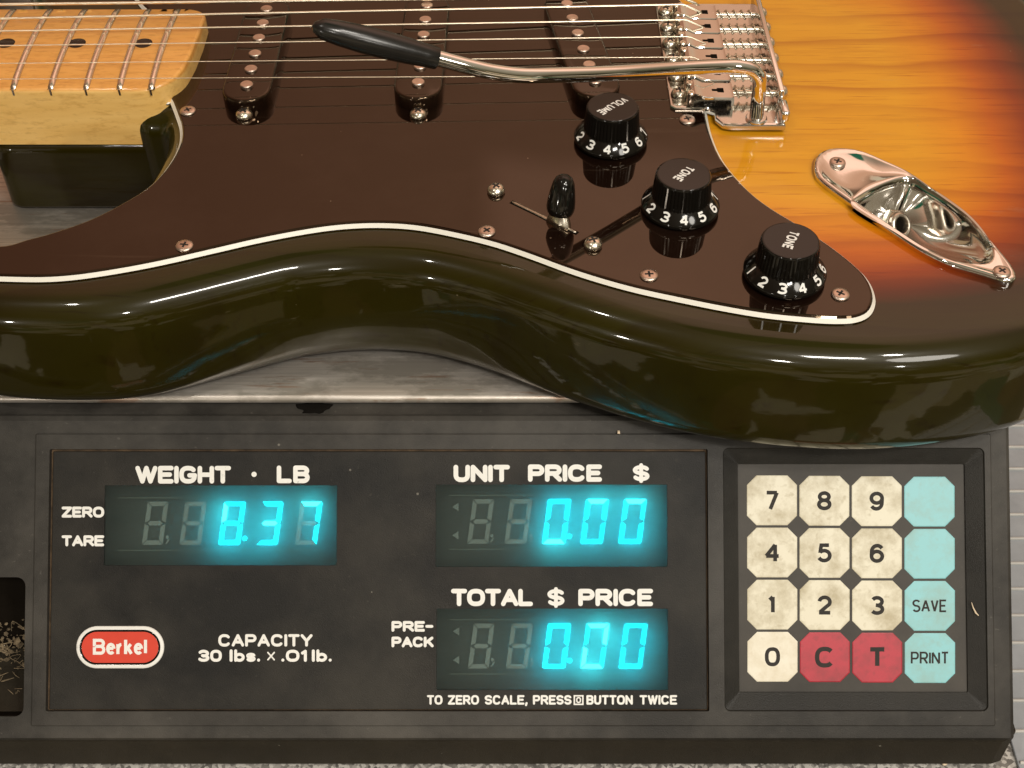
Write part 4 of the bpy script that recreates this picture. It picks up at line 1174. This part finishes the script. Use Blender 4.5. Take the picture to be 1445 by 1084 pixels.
# ------------------------------------------------------------------ small things round about
def lump(name, c, r, mat, label, cat, group=None, seed=0, flat=0.6):
    rnd = random.Random(seed); bm = bmesh.new(); bmesh.ops.create_icosphere(bm, subdivisions=3, radius=1.0)
    ph = [rnd.uniform(0, 6) for _ in range(6)]
    for v in bm.verts:
        k = 1 + 0.22 * math.sin(3 * v.co.x + ph[0]) * math.sin(4 * v.co.y + ph[1]) + 0.15 * math.sin(7 * v.co.x + ph[2]) * math.cos(6 * v.co.z + ph[3]) + 0.1 * math.sin(9 * v.co.y + ph[4])
        v.co = Vector((v.co.x * r[0] * k, v.co.y * r[1] * k, v.co.z * r[2] * k))
    bm.verts.index_update()
    mb = MB(); mb.add([Vector(c) + v.co for v in bm.verts], [[v.index for v in f.verts] for f in bm.faces]); bm.free()
    o = mb.build(name, mat); tag(o, label, cat, group)
    return o
p = P(443, 574, -3.6)
lump('grime_lump', p - Vector((0, 0, 0.55)), (5.6, 2.6, 0.5), M['grime'], 'black lump of grime on the dark ledge in front of the steel platter', 'grime', seed=3)
p = W(*uv(1333, 1077), -8); pz = ZC + 12.0
q = P(1333, 1077.5, ZC + 1.5)
lump('pale_crumb', q, (0.9, 0.7, 0.7), M['crumb'], 'pale crumb by the foot of the scale below the keypad', 'crumb', 'pale crumbs', 5)
lump('pale_crumb', C(873, 610, 0.25), (0.5, 0.8, 0.4), M['crumb'], 'tiny pale crumb on the scale front under the guitar waist', 'crumb', 'pale crumbs', 6)
mb = MB(); mb.tube([C(1371, 850, -1.1), C(1373, 857, -1.2), C(1377, 865, -.9), C(1381, 869, -.7)], [0.12, 0.2, 0.3, 0.15], 6)
tag(mb.build('splinter', M['crumb']), 'small curved pale sliver on the dark right rim of the keypad', 'sliver')

# ribbed grey mat on the counter beside the scale
mat_r = simple('ribbed_grey_vinyl', (0.30, 0.32, 0.34), 0.45, var=0.12, vscale=80)
mb = MB(); xa, xb = XR + 5.5, XR + 75; ya, yb_ = YC0 + 4, 620.0
xs = (xa, xb)
mb.box(((xa + xb) / 2, (ya + yb_) / 2, ZC + 0.8), (xb - xa, yb_ - ya, 1.4), bevel=0.3)
y = ya + 4
while y < yb_ - 4:
    mb.box(((xa + xb) / 2, y, ZC + 1.7), (xb - xa - 1, 1.1, 1.5), bevel=0.4, mat=1)
    y += 12.0
tag(mb.build('ribbed_mat', [mat_r, simple('cream_rib', (0.50, 0.49, 0.46), 0.5, var=0.1)]), 'pale grey ribbed mat lying on the counter right of the scale', 'mat')

# children were written in place coordinates: keep them there under their Empties
bpy.context.view_layer.update()
for root in (scale, guitar):
    for ch in root.children:
        ch.matrix_parent_inverse = root.matrix_world.inverted()
